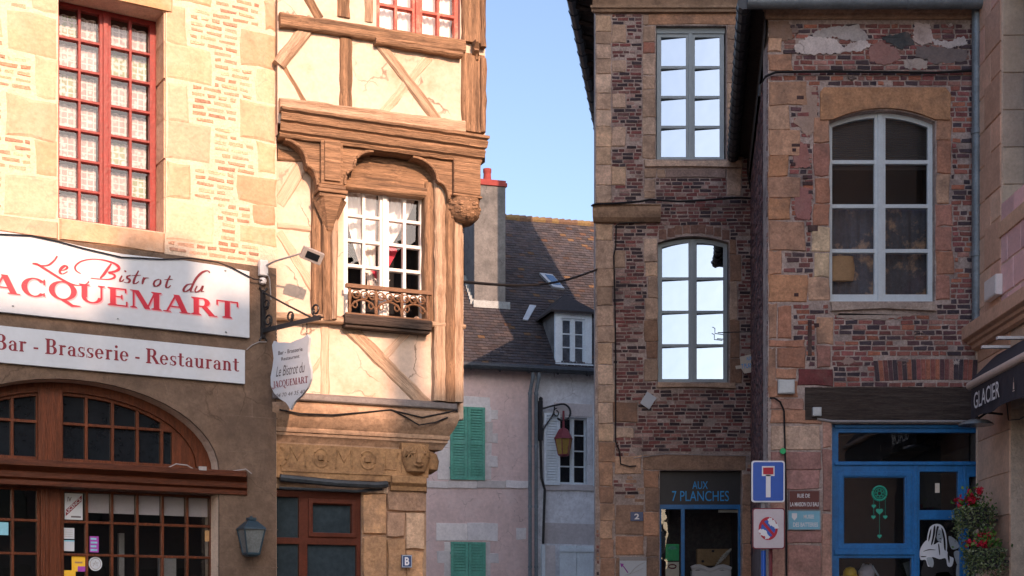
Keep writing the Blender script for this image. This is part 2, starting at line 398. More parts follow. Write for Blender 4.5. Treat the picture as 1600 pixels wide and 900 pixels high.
def casement(parent, r, y, frame, glass='clear glass', leaves=2, cols=1, rows=4, rise=0.0, fw=.05, cw=.09, mw=.022, dep=.06, room=.35, roommat='room dark', name='window', tilt=(0, 0), zs=None):
    """window frame (one mesh) with panes and a dark room behind as children"""
    x0, x1, z0, z1 = r
    top = lambda x: z1 + (rise * (1 - ((x - (x0 + x1) / 2) / ((x1 - x0) / 2)) ** 2) if rise else 0)
    m = M(); pm = M(); cells = []
    lw = (x1 - x0 - 2 * fw - (leaves - 1) * cw) / leaves
    if zs is None: zs = [z0 + fw + (z1 + rise * .6 - fw - z0 - fw) * i / rows for i in range(rows + 1)]
    for l in range(leaves):
        lx = x0 + fw + l * (lw + cw)
        for c in range(cols):
            a = lx + lw * c / cols + (mw / 2 if c else 0); b = lx + lw * (c + 1) / cols - (mw / 2 if c < cols - 1 else 0)
            for k in range(len(zs) - 1):
                za = zs[k] + (mw / 2 if k else 0); zb = zs[k + 1] - (mw / 2 if k < len(zs) - 2 else 0)
                if k == len(zs) - 2 and rise:
                    pts = [(a, za), (b, za)] + [(b + (a - b) * i / 5, top(b + (a - b) * i / 5) - fw) for i in range(6)]
                else: pts = [(a, za), (b, za), (b, zb), (a, zb)]
                cells.append(pts)
                cx = sum(p[0] for p in pts) / len(pts); cz = sum(p[1] for p in pts) / len(pts)
                tx, tz = tilt[0] + U(-.004, .004), tilt[1] + U(-.004, .004)
                pm.face([(px, y + dep * .5 + (px - cx) * tx + (pz - cz) * tz, pz) for px, pz in pts])
    outer = arch_poly(r, rise) if rise else rect(r)
    m.prism(outer, cells, y, y + dep)
    for l in range(1, leaves):
        xc = x0 + fw + l * lw + (l - .5) * cw
        m.box(xc - cw * .22, xc + cw * .22, y - .018, y + .001, z0 + .01, top(xc) - .012)
    m.box(x0 + .004, x1 - .004, y - .022, y + .002, z0 + .003, z0 + fw * .55)
    o = m.build(name, G(frame), parent, bevel=.004)
    pm.build('pane', G(glass), o)
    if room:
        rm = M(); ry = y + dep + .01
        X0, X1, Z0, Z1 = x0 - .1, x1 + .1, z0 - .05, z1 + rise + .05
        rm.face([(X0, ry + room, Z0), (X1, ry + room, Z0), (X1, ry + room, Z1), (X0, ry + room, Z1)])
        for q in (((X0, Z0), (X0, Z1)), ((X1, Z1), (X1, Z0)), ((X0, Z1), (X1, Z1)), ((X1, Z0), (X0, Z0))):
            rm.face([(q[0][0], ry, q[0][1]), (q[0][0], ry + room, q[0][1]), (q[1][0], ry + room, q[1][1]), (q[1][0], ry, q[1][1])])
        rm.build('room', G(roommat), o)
    return o

def timber(parent, F, a, b, wd, d, th=.12, name='timber', mt='timber', pts=None, segs=0):
    """a weathered beam between two surveyed points, long axis along its own x"""
    (ax, az), (bx, bz) = (F.p(*a, d), F.p(*b, d)) if pts is None else pts
    L = math.hypot(bx - ax, bz - az); an = math.atan2(bz - az, bx - ax)
    m = M(); n = segs or max(3, int(L / .10)); k = .006; ch = .016
    prof0 = [(0, -wd / 2), (-th + ch, -wd / 2), (-th, -wd / 2 + ch), (-th, wd / 2 - ch), (-th + ch, wd / 2), (0, wd / 2)]
    rings = []
    for i in range(n + 1):
        e1, e2, e3 = U(-k, k), U(-k, k), U(-.006, .006)
        rings.append([(L * i / n, yy + (e3 if yy < 0 else 0), zz + (e1 if zz < 0 else e2)) for yy, zz in prof0])
    for i in range(n):
        for j in range(len(prof0) - 1): m.face([rings[i][j], rings[i + 1][j], rings[i + 1][j + 1], rings[i][j + 1]])
    m.face(rings[0][::-1]); m.face(rings[-1])
    return m.build(name, G(mt), parent, loc=(ax, -d + th + U(-.003, .003), az), rot=(0, -an, 0))

def text_mesh(body, size=1.0, shear=0.0, bold=0.0, spacing=1.0):
    cu = bpy.data.curves.new('t', 'FONT'); cu.body = body; cu.size = 1; cu.shear = shear; cu.offset = bold; cu.space_character = spacing
    cu.resolution_u = 4
    o = bpy.data.objects.new('t', cu); C.objects.link(o)
    dg = bpy.context.evaluated_depsgraph_get(); dg.update()
    me = bpy.data.meshes.new_from_object(o.evaluated_get(dg))
    vs = [(v.co.x, v.co.y) for v in me.vertices]; fs = [tuple(p.vertices) for p in me.polygons]
    bpy.data.objects.remove(o); bpy.data.curves.remove(cu); bpy.data.meshes.remove(me)
    return vs, fs

def put_text(m, body, x0, x1, z0, z1, y, fn=None, **k):
    vs, fs = text_mesh(body, **k)
    ax, bx = min(v[0] for v in vs), max(v[0] for v in vs); az, bz = min(v[1] for v in vs), max(v[1] for v in vs)
    n = len(m.v)
    for a, b in vs:
        X = x0 + (a - ax) / (bx - ax) * (x1 - x0); Z = z0 + (b - az) / (bz - az) * (z1 - z0)
        m.v.append(fn(X, Z) if fn else (X, y, Z))
    for f in fs: m.f.append(tuple(n + i for i in f)); m.c.append((1, 1, 1))

# serif lettering drawn from stems, hairlines and bowls (cap height 1)
def _st(x, y0, y1, wd, s0=True, s1=True, sw=.09):
    o = [[(x, y0), (x + wd, y0), (x + wd, y1), (x, y1)]]
    if s0: o.append([(x - sw, y0), (x + wd + sw, y0), (x + wd + sw, y0 + .045), (x + wd, y0 + .10), (x, y0 + .10), (x - sw, y0 + .045)])
    if s1: o.append([(x - sw, y1 - .045), (x, y1 - .10), (x + wd, y1 - .10), (x + wd + sw, y1 - .045), (x + wd + sw, y1), (x - sw, y1)])
    return o
def _dg(x0, y0, x1, y1, wd): return [[(x0, y0), (x0 + wd, y0), (x1 + wd, y1), (x1, y1)]]
def _arc(cx, cy, rx, ry, wd, t, a0, a1, n=14):
    o = []
    for i in range(n):
        p, q = math.radians(a0 + (a1 - a0) * i / n), math.radians(a0 + (a1 - a0) * (i + 1) / n)
        f = lambda a, e: (cx + (rx - wd * e) * math.cos(a), cy + (ry - t * e) * math.sin(a))
        o.append([f(p, 0), f(q, 0), f(q, 1), f(p, 1)])
    return o
def _rc(x0, x1, y0, y1): return [[(x0, y0), (x1, y0), (x1, y1), (x0, y1)]]
def glyph(c):
    W, T, X = .2, .07, .66
    if c == 'A': return _dg(.06, 0, .40, 1, .08) + _dg(.66, 0, .34, 1, .22) + _rc(.2, .7, .28, .35) + _rc(-.03, .26, 0, .05) + _rc(.56, .98, 0, .05), .95
    if c == 'B': return _st(.1, 0, 1, W, sw=.09) + _rc(.25, .46, .93, 1) + _rc(.25, .46, 0, .07) + _rc(.25, .46, .49, .56) + _arc(.44, .755, .26, .245, W, T, -90, 90) + _arc(.44, .275, .32, .275, W * 1.05, T, -90, 90), .82
    if c == 'C': return _arc(.46, .5, .44, .52, W, T, 38, 322, 22) + _rc(.76, .82, .68, .98) + _rc(.76, .81, .05, .24), .88
    if c == 'E': return _st(.1, 0, 1, W) + _rc(.25, .66, .93, 1) + _rc(.25, .68, 0, .07) + _rc(.25, .52, .48, .55) + _rc(.62, .68, .74, 1) + _rc(.66, .72, 0, .28) + _rc(.49, .54, .38, .64), .78
    if c == 'J': return _st(.24, .1, 1, W, False, True) + _arc(.12, .1, .32, .3, W, T, 180, 360, 10), .52
    if c == 'M': return _st(.08, 0, 1, .07, True, False) + _dg(.52, 0, .1, 1, .2) + _dg(.56, 0, .86, 1, .07) + _st(.84, 0, 1, W) + _rc(-.01, .3, .95, 1), 1.18
    if c == 'Q': return _arc(.5, .5, .48, .52, W, T, 0, 360, 28) + [[(.42, -.02), (.6, .03), (.86, -.22), (1.12, -.24), (1.1, -.28), (.8, -.34)]], 1.02
    if c == 'R': return _st(.1, 0, 1, W) + _rc(.25, .46, .93, 1) + _rc(.25, .5, .47, .54) + _arc(.44, .735, .28, .265, W, T, -90, 90) + _dg(.70, 0, .38, .5, .23) + _rc(.66, 1.0, 0, .05), .92
    if c == 'T': return _st(.32, 0, 1, W, True, False) + _rc(.02, .82, .93, 1) + _rc(.0, .06, .7, 1) + _rc(.78, .84, .7, 1), .86
    if c == 'U': return _st(.08, .28, 1, W, False, True) + _st(.74, .3, 1, .07, False, True) + _arc(.445, .32, .365, .34, W * .8, T, 180, 360, 14), .94
    if c == 'a': return _st(.36, 0, X * .78, .16, False, False) + _arc(.28, X - .25, .24, .25, .14, .06, 0, 170, 10) + _arc(.27, .2, .24, .21, .16, .06, 60, 330, 14) + _rc(.5, .6, 0, .06), .62
    if c == 'e': return _arc(.3, X / 2, .29, X / 2 + .01, .17, .06, 0, 325, 20) + _rc(.14, .57, X / 2 - .02, X / 2 + .04), .64
    if c == 'i': return _st(.1, 0, X, .17, True, False, .07) + _rc(.02, .14, X - .05, X) + _arc(.185, .9, .1, .1, .1, .1, 0, 360, 10), .38
    if c == 'n': return _st(.1, 0, X, .17, True, False, .06) + _rc(.02, .14, X - .05, X) + _arc(.35, X - .24, .26, .25, .17, .08, 0, 150, 10) + _st(.44, 0, X - .24, .17, True, False, .06), .74
    if c == 'r': return _st(.1, 0, X, .17, True, False, .06) + _rc(.02, .14, X - .05, X) + _arc(.38, X - .15, .16, .16, .12, .14, 30, 160, 8), .54
    if c == 's': return _arc(.26, X * .73, .21, X * .28, .13, .06, 40, 250, 10) + _arc(.26, X * .27, .23, X * .28, .14, .06, -140, 70, 10) + _dg(.35, .16, .08, X * .6, .13) + _rc(.42, .47, X * .66, X) + _rc(.03, .08, 0, X * .32), .54
    if c == 't': return _st(.12, .1, .88, .17, False, False) + _rc(.0, .44, X - .05, X + .01) + _arc(.33, .16, .21, .17, .15, .07, 180, 320, 8), .48
    if c == 'u': return _st(.1, .18, X, .17, False, False) + _rc(.0, .14, X - .05, X) + _arc(.34, .22, .24, .23, .16, .08, 190, 340, 10) + _st(.46, 0, X, .17, False, False) + _rc(.36, .5, X - .05, X) + _rc(.6, .7, 0, .06), .74
    if c == '-': return _rc(.04, .34, .24, .36), .4
    return [], .3
def serif(m, body, x0, z0, cap, y, width=None, fn=None, track=.04):
    adv = 0; gl = []
    for c in body:
        ps, a = glyph(c); gl.append((adv, ps)); adv += a + track
    k = (width / (adv - track)) if width else cap
    e = 0
    for a, ps in gl:
        for po in ps:
            e = (e + 1) % 7; yy = y - e * .00025
            m.face([(fn(x0 + (a + q[0]) * k, z0 + q[1] * cap, yy) if fn else (x0 + (a + q[0]) * k, yy, z0 + q[1] * cap)) for q in po])

def ribbon(m, pts, wmax, y, wmin=.25, fn=None):
    """pen stroke with swelling width"""
    P = [Vector(p) for p in pts]; Q = []
    for i in range(len(P) - 1):                        # Catmull-Rom
        p0, p1, p2, p3 = P[max(i - 1, 0)], P[i], P[i + 1], P[min(i + 2, len(P) - 1)]
        for k in range(5):
            t = k / 5
            Q.append(.5 * ((2 * p1) + (p2 - p0) * t + (2 * p0 - 5 * p1 + 4 * p2 - p3) * t * t + (3 * p1 - p0 - 3 * p2 + p3) * t ** 3))
    Q.append(P[-1]); L = []; R_ = []
    for i, q in enumerate(Q):
        t = (Q[min(i + 1, len(Q) - 1)] - Q[max(i - 1, 0)]).normalized(); nn = Vector((-t.y, t.x))
        pen = abs(t.y) * .8 + .2 + (.25 if t.y < 0 else 0)
        ww = wmax * max(wmin, min(1, pen)) / 2 * (.45 + .55 * math.sin(math.pi * min(max(i / (len(Q) - 1), .08), .92)))
        L.append(q + nn * ww); R_.append(q - nn * ww)
    for i in range(len(Q) - 1):
        m.face([(a.x, y, a.y) for a in (L[i], R_[i], R_[i + 1], L[i + 1])])

OCH = [(.35, .22, .14), (.40, .27, .18), (.29, .18, .12), (.36, .21, .13)]
PALEST = [(.44, .34, .25), (.37, .27, .19), (.40, .30, .22), (.32, .235, .165), (.45, .33, .22)]
REDST = [(.30, .155, .115), (.34, .185, .125), (.27, .14, .11), (.35, .205, .13), (.32, .165, .105)]
DARKBR = [(.14, .06, .055), (.10, .055, .055), (.18, .075, .065), (.05, .04, .046), (.24, .13, .11), (.15, .085, .08), (.16, .06, .055), (.045, .035, .04), (.28, .20, .17)]
REDBR = [(.20, .08, .065), (.25, .10, .075), (.16, .07, .062), (.09, .05, .055), (.22, .085, .078), (.29, .12, .075), (.05, .042, .05), (.06, .045, .05), (.27, .15, .12)]

# ------------------------------------------------------------------ ground
def structure(name, m, mt):
    o = bpy.data.objects.new(name, m.mesh(name)); C.objects.link(o); finish(o, G(mt), False, 0); o['kind'] = 'structure'; return o
g = M(); g.face([(-600, -600, -.02), (600, -600, -.02), (600, 900, -.02), (-600, 900, -.02)]); structure('ground', g, 'paving')
g = M(); g.face([(-3.2, -60, -.012), (4.2, -60, -.012), (3.2, 20, -.012), (1.0, 37, -.012), (-1.6, 37, -.012), (-2.4, 12, -.012)]); structure('road', g, 'asphalt')

# ------------------------------------------------------------------ frames of the five houses
FL = Frame(432, 13.0, (3800, FPX))
FH = Frame(437, 13.1, (5200, FPX))
FB = Frame(800, 38.0, (7600, FPX))
FC = Frame(930, 22.0, (1, 0))
FD = Frame(1200, 16.7, (1, 0))
FR = Frame(1525, 16.7, (-30, -FPX))

def gable_roof(parent, x0, x1, y0, y1, z, rise, mt='roof tile', over=.3, name='roof'):
    m = M(); c = (.05, .04, .035); ym = (y0 + y1) / 2; t = .12
    m.prism([(x0 - over, z), (x1 + over, z), (x1 + over, z + .01), (x0 - over, z + .01)], (), y0 - over, y1 + over, c)
    a = [(y0 - over, z), (ym, z + rise), (y1 + over, z)]
    for i in (0, 1):
        (p, q), (r, s) = a[i], a[i + 1]
        m.face([(x0 - over, p, q), (x1 + over, p, q), (x1 + over, r, s), (x0 - over, r, s)], c)
    for x in (x0 - over, x1 + over): m.face([(x, p, q) for p, q in a], c)
    return m.build(name, G(mt), parent)

# ================================================================== stone house with the bistro (left)
L = thing('stone_house', 'sunlit sandstone house with red lattice window and arched wooden shopfront', 'house', FL)
win = FL.r(91, 259, 0, 352)
zc = FL.p(341, 737)[1]
xa0 = FL.x(118); xaR = FL.x(341); hw = xaR - xa0
apex = FL.p(118, 594)[1]
arch = [(xa0 - hw, -.0), (xaR, -.0), (xaR, zc)] + [(xa0 + hw * math.cos(t), zc + (apex - zc) * math.sin(t)) for t in [math.pi * i / 24 for i in range(1, 24)]] + [(xa0 - hw, zc)]
shop = arch
m = M(); m.prism([(-9, 0), (0, 0), (0, 11.5), (-9, 11.5)], [rect(win), shop], 0, .36)
m.face([(0, 0, 0), (0, 8, 0), (0, 8, 11.5), (0, 0, 11.5)]); m.face([(-9, 0, 0), (-9, 8, 0), (-9, 8, 11.5), (-9, 0, 11.5)]); m.face([(-9, 8, 0), (0, 8, 0), (0, 8, 11.5), (-9, 8, 11.5)])
m.build('wall', G('lime mortar'), L)
# smooth lower masonry up to the string course
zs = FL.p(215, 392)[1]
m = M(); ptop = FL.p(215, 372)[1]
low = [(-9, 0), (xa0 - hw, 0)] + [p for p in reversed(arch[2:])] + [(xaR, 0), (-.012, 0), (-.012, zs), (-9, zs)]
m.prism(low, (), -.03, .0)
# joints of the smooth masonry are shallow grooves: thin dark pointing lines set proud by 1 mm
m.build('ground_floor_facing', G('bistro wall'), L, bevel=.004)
m = M(); kk = (.10, .075, .055)
for (a, b) in (((352, 649), (432, 655)), ((355, 706), (388, 706)), ((345, 766), (432, 770)), ((340, 825), (432, 828)), ((338, 885), (432, 887)), ((300, 660), (300, 660)), ((392, 598), (392, 652)), ((388, 706), (432, 707)), ((352, 736), (388, 706)), ((338, 600), (338, 640)), ((250, 582), (262, 618))):
    (ax, az), (bx, bz) = FL.p(*a), FL.p(*b); dx, dz = bx - ax, bz - az; q = math.hypot(dx, dz)
    if q < .02: continue
    nx, nz = -dz / q * .0035, dx / q * .0035
    m.face([(ax - nx, -.0312, az - nz), (bx - nx, -.0312, bz - nz), (bx + nx, -.0312, bz + nz), (ax + nx, -.0312, az + nz)], kk)
m.build('pointing', G('old stone'), L)
# ashlar blocks and quoins
m = M(); YPAL = [(.55, .355, .235), (.58, .385, .265), (.50, .315, .20), (.59, .405, .29)]
R_ = lambda l, r, t, b: FL.r(l, r, t, b)
blocks = [(259, 333, -60, 6), (259, 293, 7, 71), (259, 331, 71, 129), (259, 296, 129, 191), (259, 331, 191, 253), (259, 300, 253, 313), (259, 336, 313, 379),
          (9, 90, 20, 87), (53, 90, 89, 155), (7, 90, 151, 218), (53, 90, 218, 275), (7, 90, 275, 340), (46, 90, -45, 18), (-60, 4, -20, 55),
          (413, 432, 0, 48), (375, 432, 49, 107), (398, 432, 107, 160), (373, 432, 160, 222), (400, 432, 222, 271), (369, 432, 275, 320), (395, 432, 320, 352), (372, 432, 352, 384), (380, 432, -60, 0)]
bp = []
for b in blocks:
    r = R_(*b); bp.append(rect(r)); stone(m, r, YPAL, 0, .007, .018, .014, .010)
# plain courses to the left, off to the side of the picture, and higher up
for k in range(10):
    z0 = zs + .02 + k * .62
    for i in range(8):
        x0 = -8.9 + i * .72 + (.3 if k % 2 else 0)
        if x0 + .7 < FL.x(-70): stone(m, (x0, x0 + .70, z0, z0 + .6), YPAL, 0, .007, .018, .014, .010)
zt = FL.p(215, -62)[1]
for k in range(9):
    z0 = zt + .03 + k * .45
    for i in range(8):
        x0 = FL.x(-60) + i * .45 + (.2 if k % 2 else 0)
        if x0 + .44 < 0 and not (x0 < win[1] and x0 + .44 > win[0] and z0 < win[3] + .1): stone(m, (x0, x0 + .44, z0, z0 + .44), YPAL, 0, .007, .018, .014, .010)
# string course under the window
stone(m, (FL.x(-200), FL.x(92), zs + .004, FL.p(50, 342)[1]), YPAL, 0, .02, .012, .004)
stone(m, (FL.x(92), FL.x(258), zs + .004, win[2] - .004), YPAL, 0, .02, .012, .003)
for b in blocks[:7]:
    r = R_(*b); m.box(win[1] - .014, win[1] - .001, .012, .245, max(r[2] + .004, win[2]), min(r[3] - .004, win[3]), rnd.choice(YPAL))
m.build('ashlar', G('warm ashlar'), L)
m = M()
LB = [(.42, .24, .15), (.44, .27, .175), (.38, .20, .125), (.46, .30, .20), (.34, .21, .14)]
av = bp + [rect((win[0], win[1], win[2] - .2, win[3] + .3))]
bricks(m, FL.x(-70), FL.x(404), FL.p(215, 385)[1], 8.6, av, LB, .15, .028, .028, 0, .003, .07, .010)
m.build('brick_infill', G('brick'), L)
# stone lintel over the red window
m = M(); z = win[3]
m.block([(win[0] - .15, z), (win[1] + .06, z), (win[1] + .06, z + .34), (win[0] - .15, z + .34)], 0, .02, .012, (.45, .30, .165)); m.build('lintel', G('warm ashlar'), L)
# red lattice window
wr = (win[0] + .012, win[1] - .012, win[2], win[3]); nr = 7
zz = [win[2] + .075 + (win[3] - .04 - win[2] - .075) * i / nr for i in range(nr + 1)]
wo = casement(L, wr, .25, 'red paint', 'clear glass', 2, 2, fw=.055, cw=.10, mw=.024, zs=zz, room=.5)
m = M(); m.box(win[0] + .004, win[1] - .004, .18, .255, win[2] - .002, win[2] + .03); m.build('sill', G('red paint'), wo, bevel=.006)
m = M(); x0, x1 = wr[0] + .055, wr[1] - .055; lw = (x1 - x0 - .10) / 2
GR = [(.20, .25, .13), (.30, .255, .24), (.32, .26, .25), (.27, .23, .22)]
for l in range(2):
    for c in range(2):
        a = x0 + l * (lw + .10) + c * lw / 2
        for k in range(nr):
            col = GR[0] if (l, c, k) in ((0, 0, 6), (0, 0, 4), (1, 0, 5), (1, 1, 5), (1, 0, 2), (1, 1, 1)) else rnd.choice(GR[1:])  # listed cells put a green pane reflection into the curtain colour
            sk = .028 if (l, c) == (1, 0) and k < 2 else 0
            n = 8; za, zb = zz[k] + .012, zz[k + 1] - .020
            for i in range(n):
                p, q = i / n, (i + 1) / n
                f = lambda t: .345 + .006 * math.sin(t * 19 + k)
                e = lambda t: zb - .010 - .006 * math.sin(t * 12.6 + c)
                xa = a + .006 + sk * (2 - k) * .6 + (lw / 2 - .012 - sk * (2 - k) * .6) * p; xb = a + .006 + sk * (2 - k) * .6 + (lw / 2 - .012 - sk * (2 - k) * .6) * q
                m.face([(xa, f(p), za), (xb, f(q), za), (xb, f(q), e(q)), (xa, f(p), e(p))], col)
m.build('net_curtain', G('net lace'), wo)
# shopfront: arch frame, fanlight, beam and glazed front
ys = .20
s = .90
inner = [(xa0 + (hw - .02) * s * math.cos(t), zc + .05 + ((apex - zc) * .98 - .115) * math.sin(t)) for t in [math.pi * i / 24 for i in range(0, 25)]]
outer = [(xa0 + (hw + .02) * math.cos(t), zc - .02 + (apex - zc + .02) * math.sin(t)) for t in [math.pi * i / 24 for i in range(0, 25)]]
def itop(x):
    t = (x - xa0) / ((hw - .02) * s)
    return zc + .05 + ((apex - zc) * .98 - .115) * math.sqrt(max(0, 1 - t * t))
cells = []; d0 = -ys
xs = [FL.x(p, d0) for p in (-60, -22, 19, 59)], [FL.x(p, d0) for p in (96, 135, 176, 215, 253, 271)]
zr = FL.p(135, 664, d0)[1]; zf = FL.p(135, 718, d0)[1]
for col in xs:
    for i in range(len(col) - 1):
        a, b = col[i] + .013, col[i + 1] - .013
        tp = min(itop(a), itop(b))
        if tp > zf + .05: cells.append([(a, zf), (b, zf), (b, min(zr - .012, itop(b) - .03)), (a, min(zr - .012, itop(a) - .03))])
        if tp > zr + .04: cells.append([(a, zr + .012), (b, zr + .012)] + [(b + (a - b) * k / 4, itop(b + (a - b) * k / 4) - .03) for k in range(5)])
m = M(); m.prism([(outer[0][0], zc - .08)] + outer + [(outer[-1][0], zc - .08)], cells, ys, ys + .07)
arcf = m.build('fanlight', G('varnished wood'), L, bevel=.004)
m = M()
for i in range(24):
    o1, o2, i1, i2 = outer[i], outer[i + 1], inner[i], inner[i + 1]
    m.face([(o1[0], ys - .03, o1[1]), (o2[0], ys - .03, o2[1]), (i2[0], ys - .03, i2[1]), (i1[0], ys - .03, i1[1])])
    m.face([(i1[0], ys - .03, i1[1]), (i2[0], ys - .03, i2[1]), (i2[0], ys + .01, i2[1]), (i1[0], ys + .01, i1[1])])
m.build('arch_board', G('varnished wood'), arcf)
m = M()
for c in cells: m.face([(a, ys + .035, b) for a, b in c])
m.build('pane', G('dark glass'), arcf)
m = M(); m.box(FL.x(58, d0), FL.x(97, d0), ys - .04, ys, zc - .05, itop(FL.x(77, d0)) + .03); m.build('mullion', G('varnished wood'), arcf, bevel=.006)
# the beam
zb0, zb1 = FL.p(200, 764, .12)[1], FL.p(200, 727, .12)[1]
m = M(); h = zb1 - zb0
m.profile([(.30, zb0), (-.05, zb0), (-.05, zb0 + h * .22), (-.085, zb0 + h * .3), (-.085, zb0 + h * .55), (-.10, zb0 + h * .6), (-.15, zb0 + h * .72), (-.17, zb0 + h * .74), (-.17, zb1), (.10, zb1 + .015), (.30, zb1 + .015)], FL.x(-600, .1), FL.x(397, .17), e1=-.4)
m.build('shopfront_beam', G('varnished beam'), L, bevel=.004)
# glazed front below
m = M(); cells = []
cols = [FL.x(p, d0) for p in (98, 136, 175.5, 215, 254.5, 293, 330)]; colL = [FL.x(p, d0) for p in (-100, -60, -20, 20, 60)]
zrow = [FL.p(135, y, d0)[1] for y in (1030, 975, 920, 867, 816, 768)]
for cc in (cols, colL):
    for i in range(len(cc) - 1):
        for k in range(len(zrow) - 1):
            cells.append([(cc[i] + .011, zrow[k] + .011), (cc[i + 1] - .011, zrow[k] + .011), (cc[i + 1] - .011, zrow[k + 1] - .011), (cc[i] + .011, zrow[k + 1] - .011)])
m.prism([(xa0 - hw, 0), (xaR + .01, 0), (xaR + .01, zb0 + .05), (xa0 - hw, zb0 + .05)], cells, ys, ys + .06)
gf = m.build('glazed_front', G('varnished wood'), L, bevel=.003)
m = M()
for c in cells: m.face([(a, ys + .03, b) for a, b in c])
m.build('pane', G('shop glass'), gf)
m = M(); m.box(FL.x(62, d0), FL.x(94, d0), ys - .035, ys, 0, zb0 + .02); m.box(FL.x(69, d0), FL.x(75, d0), ys - .05, ys - .035, 0, zb0 + .02); m.build('door_post', G('varnished wood'), gf, bevel=.006)
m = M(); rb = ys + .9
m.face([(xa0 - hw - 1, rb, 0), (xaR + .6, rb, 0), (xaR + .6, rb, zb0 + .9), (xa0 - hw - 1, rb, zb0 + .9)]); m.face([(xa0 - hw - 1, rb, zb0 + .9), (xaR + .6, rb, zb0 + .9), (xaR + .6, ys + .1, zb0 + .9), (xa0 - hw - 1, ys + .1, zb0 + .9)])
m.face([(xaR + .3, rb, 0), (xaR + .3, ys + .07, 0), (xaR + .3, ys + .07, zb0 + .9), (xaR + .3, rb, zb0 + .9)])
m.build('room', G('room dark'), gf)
m = M()
for i in range(1, 6):
    a, b = cols[i], cols[i + 1]; m.box(a + .01, b - .01, ys + .075, ys + .085, zrow[5] - .175, zrow[5] + .05)
m.build('blind', G('pale pink metal'), gf)
m = M()
for px, w_, h_, dd in ((262, .16, 2.2, .5), (307, .2, 1.9, .35), (190, .05, 2.4, .6)):
    x = FL.x(px, -ys - dd); m.box(x - w_ / 2, x + w_ / 2, ys + dd, ys + dd + .05, 0, h_)
m.build('interior_panel', G('conduit grey'), gf)
gable_roof(L, -9, 0, 0, 8, 11.5, 3.2)

# ================================================================== half-timbered house
H = thing('half_timbered_house', 'sunlit half timbered corner house with cream plaster and carved oak jetty', 'house', FH)
J = .16                                              # jetty of the upper storey
xe = FH.x(724, 0); xj = FH.x(758, J); zj0 = FH.p(600, 232, J)[1]; zj1 = FH.p(600, 178, J)[1]
zl0, zl1 = FH.p(580, 690, .1)[1], FH.p(580, 628, .1)[1]
HW = FH.r(536, 666, 293, 497, -.02)
# plaster shells
m = M(); m.prism([(-.3, zl1 - .1), (xe, zl1 - .1), (xe, zj1), (-.3, zj1)], [rect(HW)], 0, .2)
m.face([(xe, 0, zl1 - .1), (xe, 7, zl1 - .1), (xe, 7, zj1), (xe, 0, zj1)]); m.build('wall', G('cream plaster'), H)
HT = FH.r(588, 719, -190, 62, J)
m = M(); m.prism([(-.06, zj0 + .1), (xj, zj0 + .1), (xj, 11), (-.06, 11)], [rect(HT)], -J, -J + .22)
m.face([(xj, -J, zj0), (xj, 7, zj0), (xj, 7, 11), (xj, -J, 11)]); m.face([(-.06, -J, zj0), (-.06, 7, zj0), (-.06, 7, 11), (-.06, -J, 11)]); m.build('upper_wall', G('cream plaster'), H)
xg = FH.x(667, 0); zg = zl0
m = M(); gw = (FH.x(434), FH.x(566), 0, FH.p(500, 765)[1])
m.prism([(-.3, 0), (xg, 0), (xg, zg), (-.3, zg)], [rect((-.29, gw[1], .02, gw[3]))], .02, .3); m.face([(xg, .02, 0), (xg, 7, 0), (xg, 7, zg), (xg, .02, zg)])
m.build('ground_wall', G('cove stone'), H)
T = lambda a, b, wd, d, **k: timber(H, FH, a, b, wd, d, **k)
d1 = J + .012
# upper storey
def TX(a, b, wd, d, **k):
    p, q = FH.p(*a, d), FH.p(*b, d)
    if p[0] < -.05: f = (-.05 - p[0]) / (q[0] - p[0]); p = (-.05, p[1] + (q[1] - p[1]) * f)
    if q[0] < -.05: f = (-.05 - q[0]) / (p[0] - q[0]); q = (-.05, q[1] + (p[1] - q[1]) * f)
    timber(H, FH, a, b, wd, d, pts=(p, q), **k)
TX((410, 25), (728, 72), .125, d1 + .05, name='rail')
T((538, -160), (538, 26), .115, d1 + .01, name='post'); T((541, 36), (541, 176), .125, d1 + .004, name='post')
TX((490, 30), (410, 134), .12, d1 + .012, name='brace', mt='pale timber'); T((440, 96), (484, 172), .07, d1 - .004, name='brace')
T((462, -40), (500, 28), .10, d1 + .004, name='brace')
T((588, 60), (690, 194), .105, d1 + .008, name='brace', mt='pale timber'); T((679, 78), (594, 182), .10, d1 - .004, name='brace', mt='faded timber')
T((577, -160), (577, 34), .09, d1 + .002, name='post', mt='pale timber')
T((741, -190), (741, 66), .23, d1 + .035, name='corner_post'); T((741, 84), (741, 206), .23, d1 + .03, name='corner_post')
T((757, -190), (757, 72), .05, d1 + .07, name='colonette'); T((757, 90), (757, 205), .055, d1 + .07, name='colonette')
T((747, 62), (747, 92), .03, d1 + .06, name='capital')
m = M(); q = FH.r(740, 763, 70, 86, d1 + .06); m.profile([(-d1 - .03, q[2]), (-d1 - .09, q[2] + .03), (-d1 - .07, q[2] + .05), (-d1 - .12, q[3]), (-d1 - .12, q[3] + .02), (-d1, q[3] + .03)], q[0], q[1] + .02, e1=-.5); m.build('post_capital', G('timber'), H)
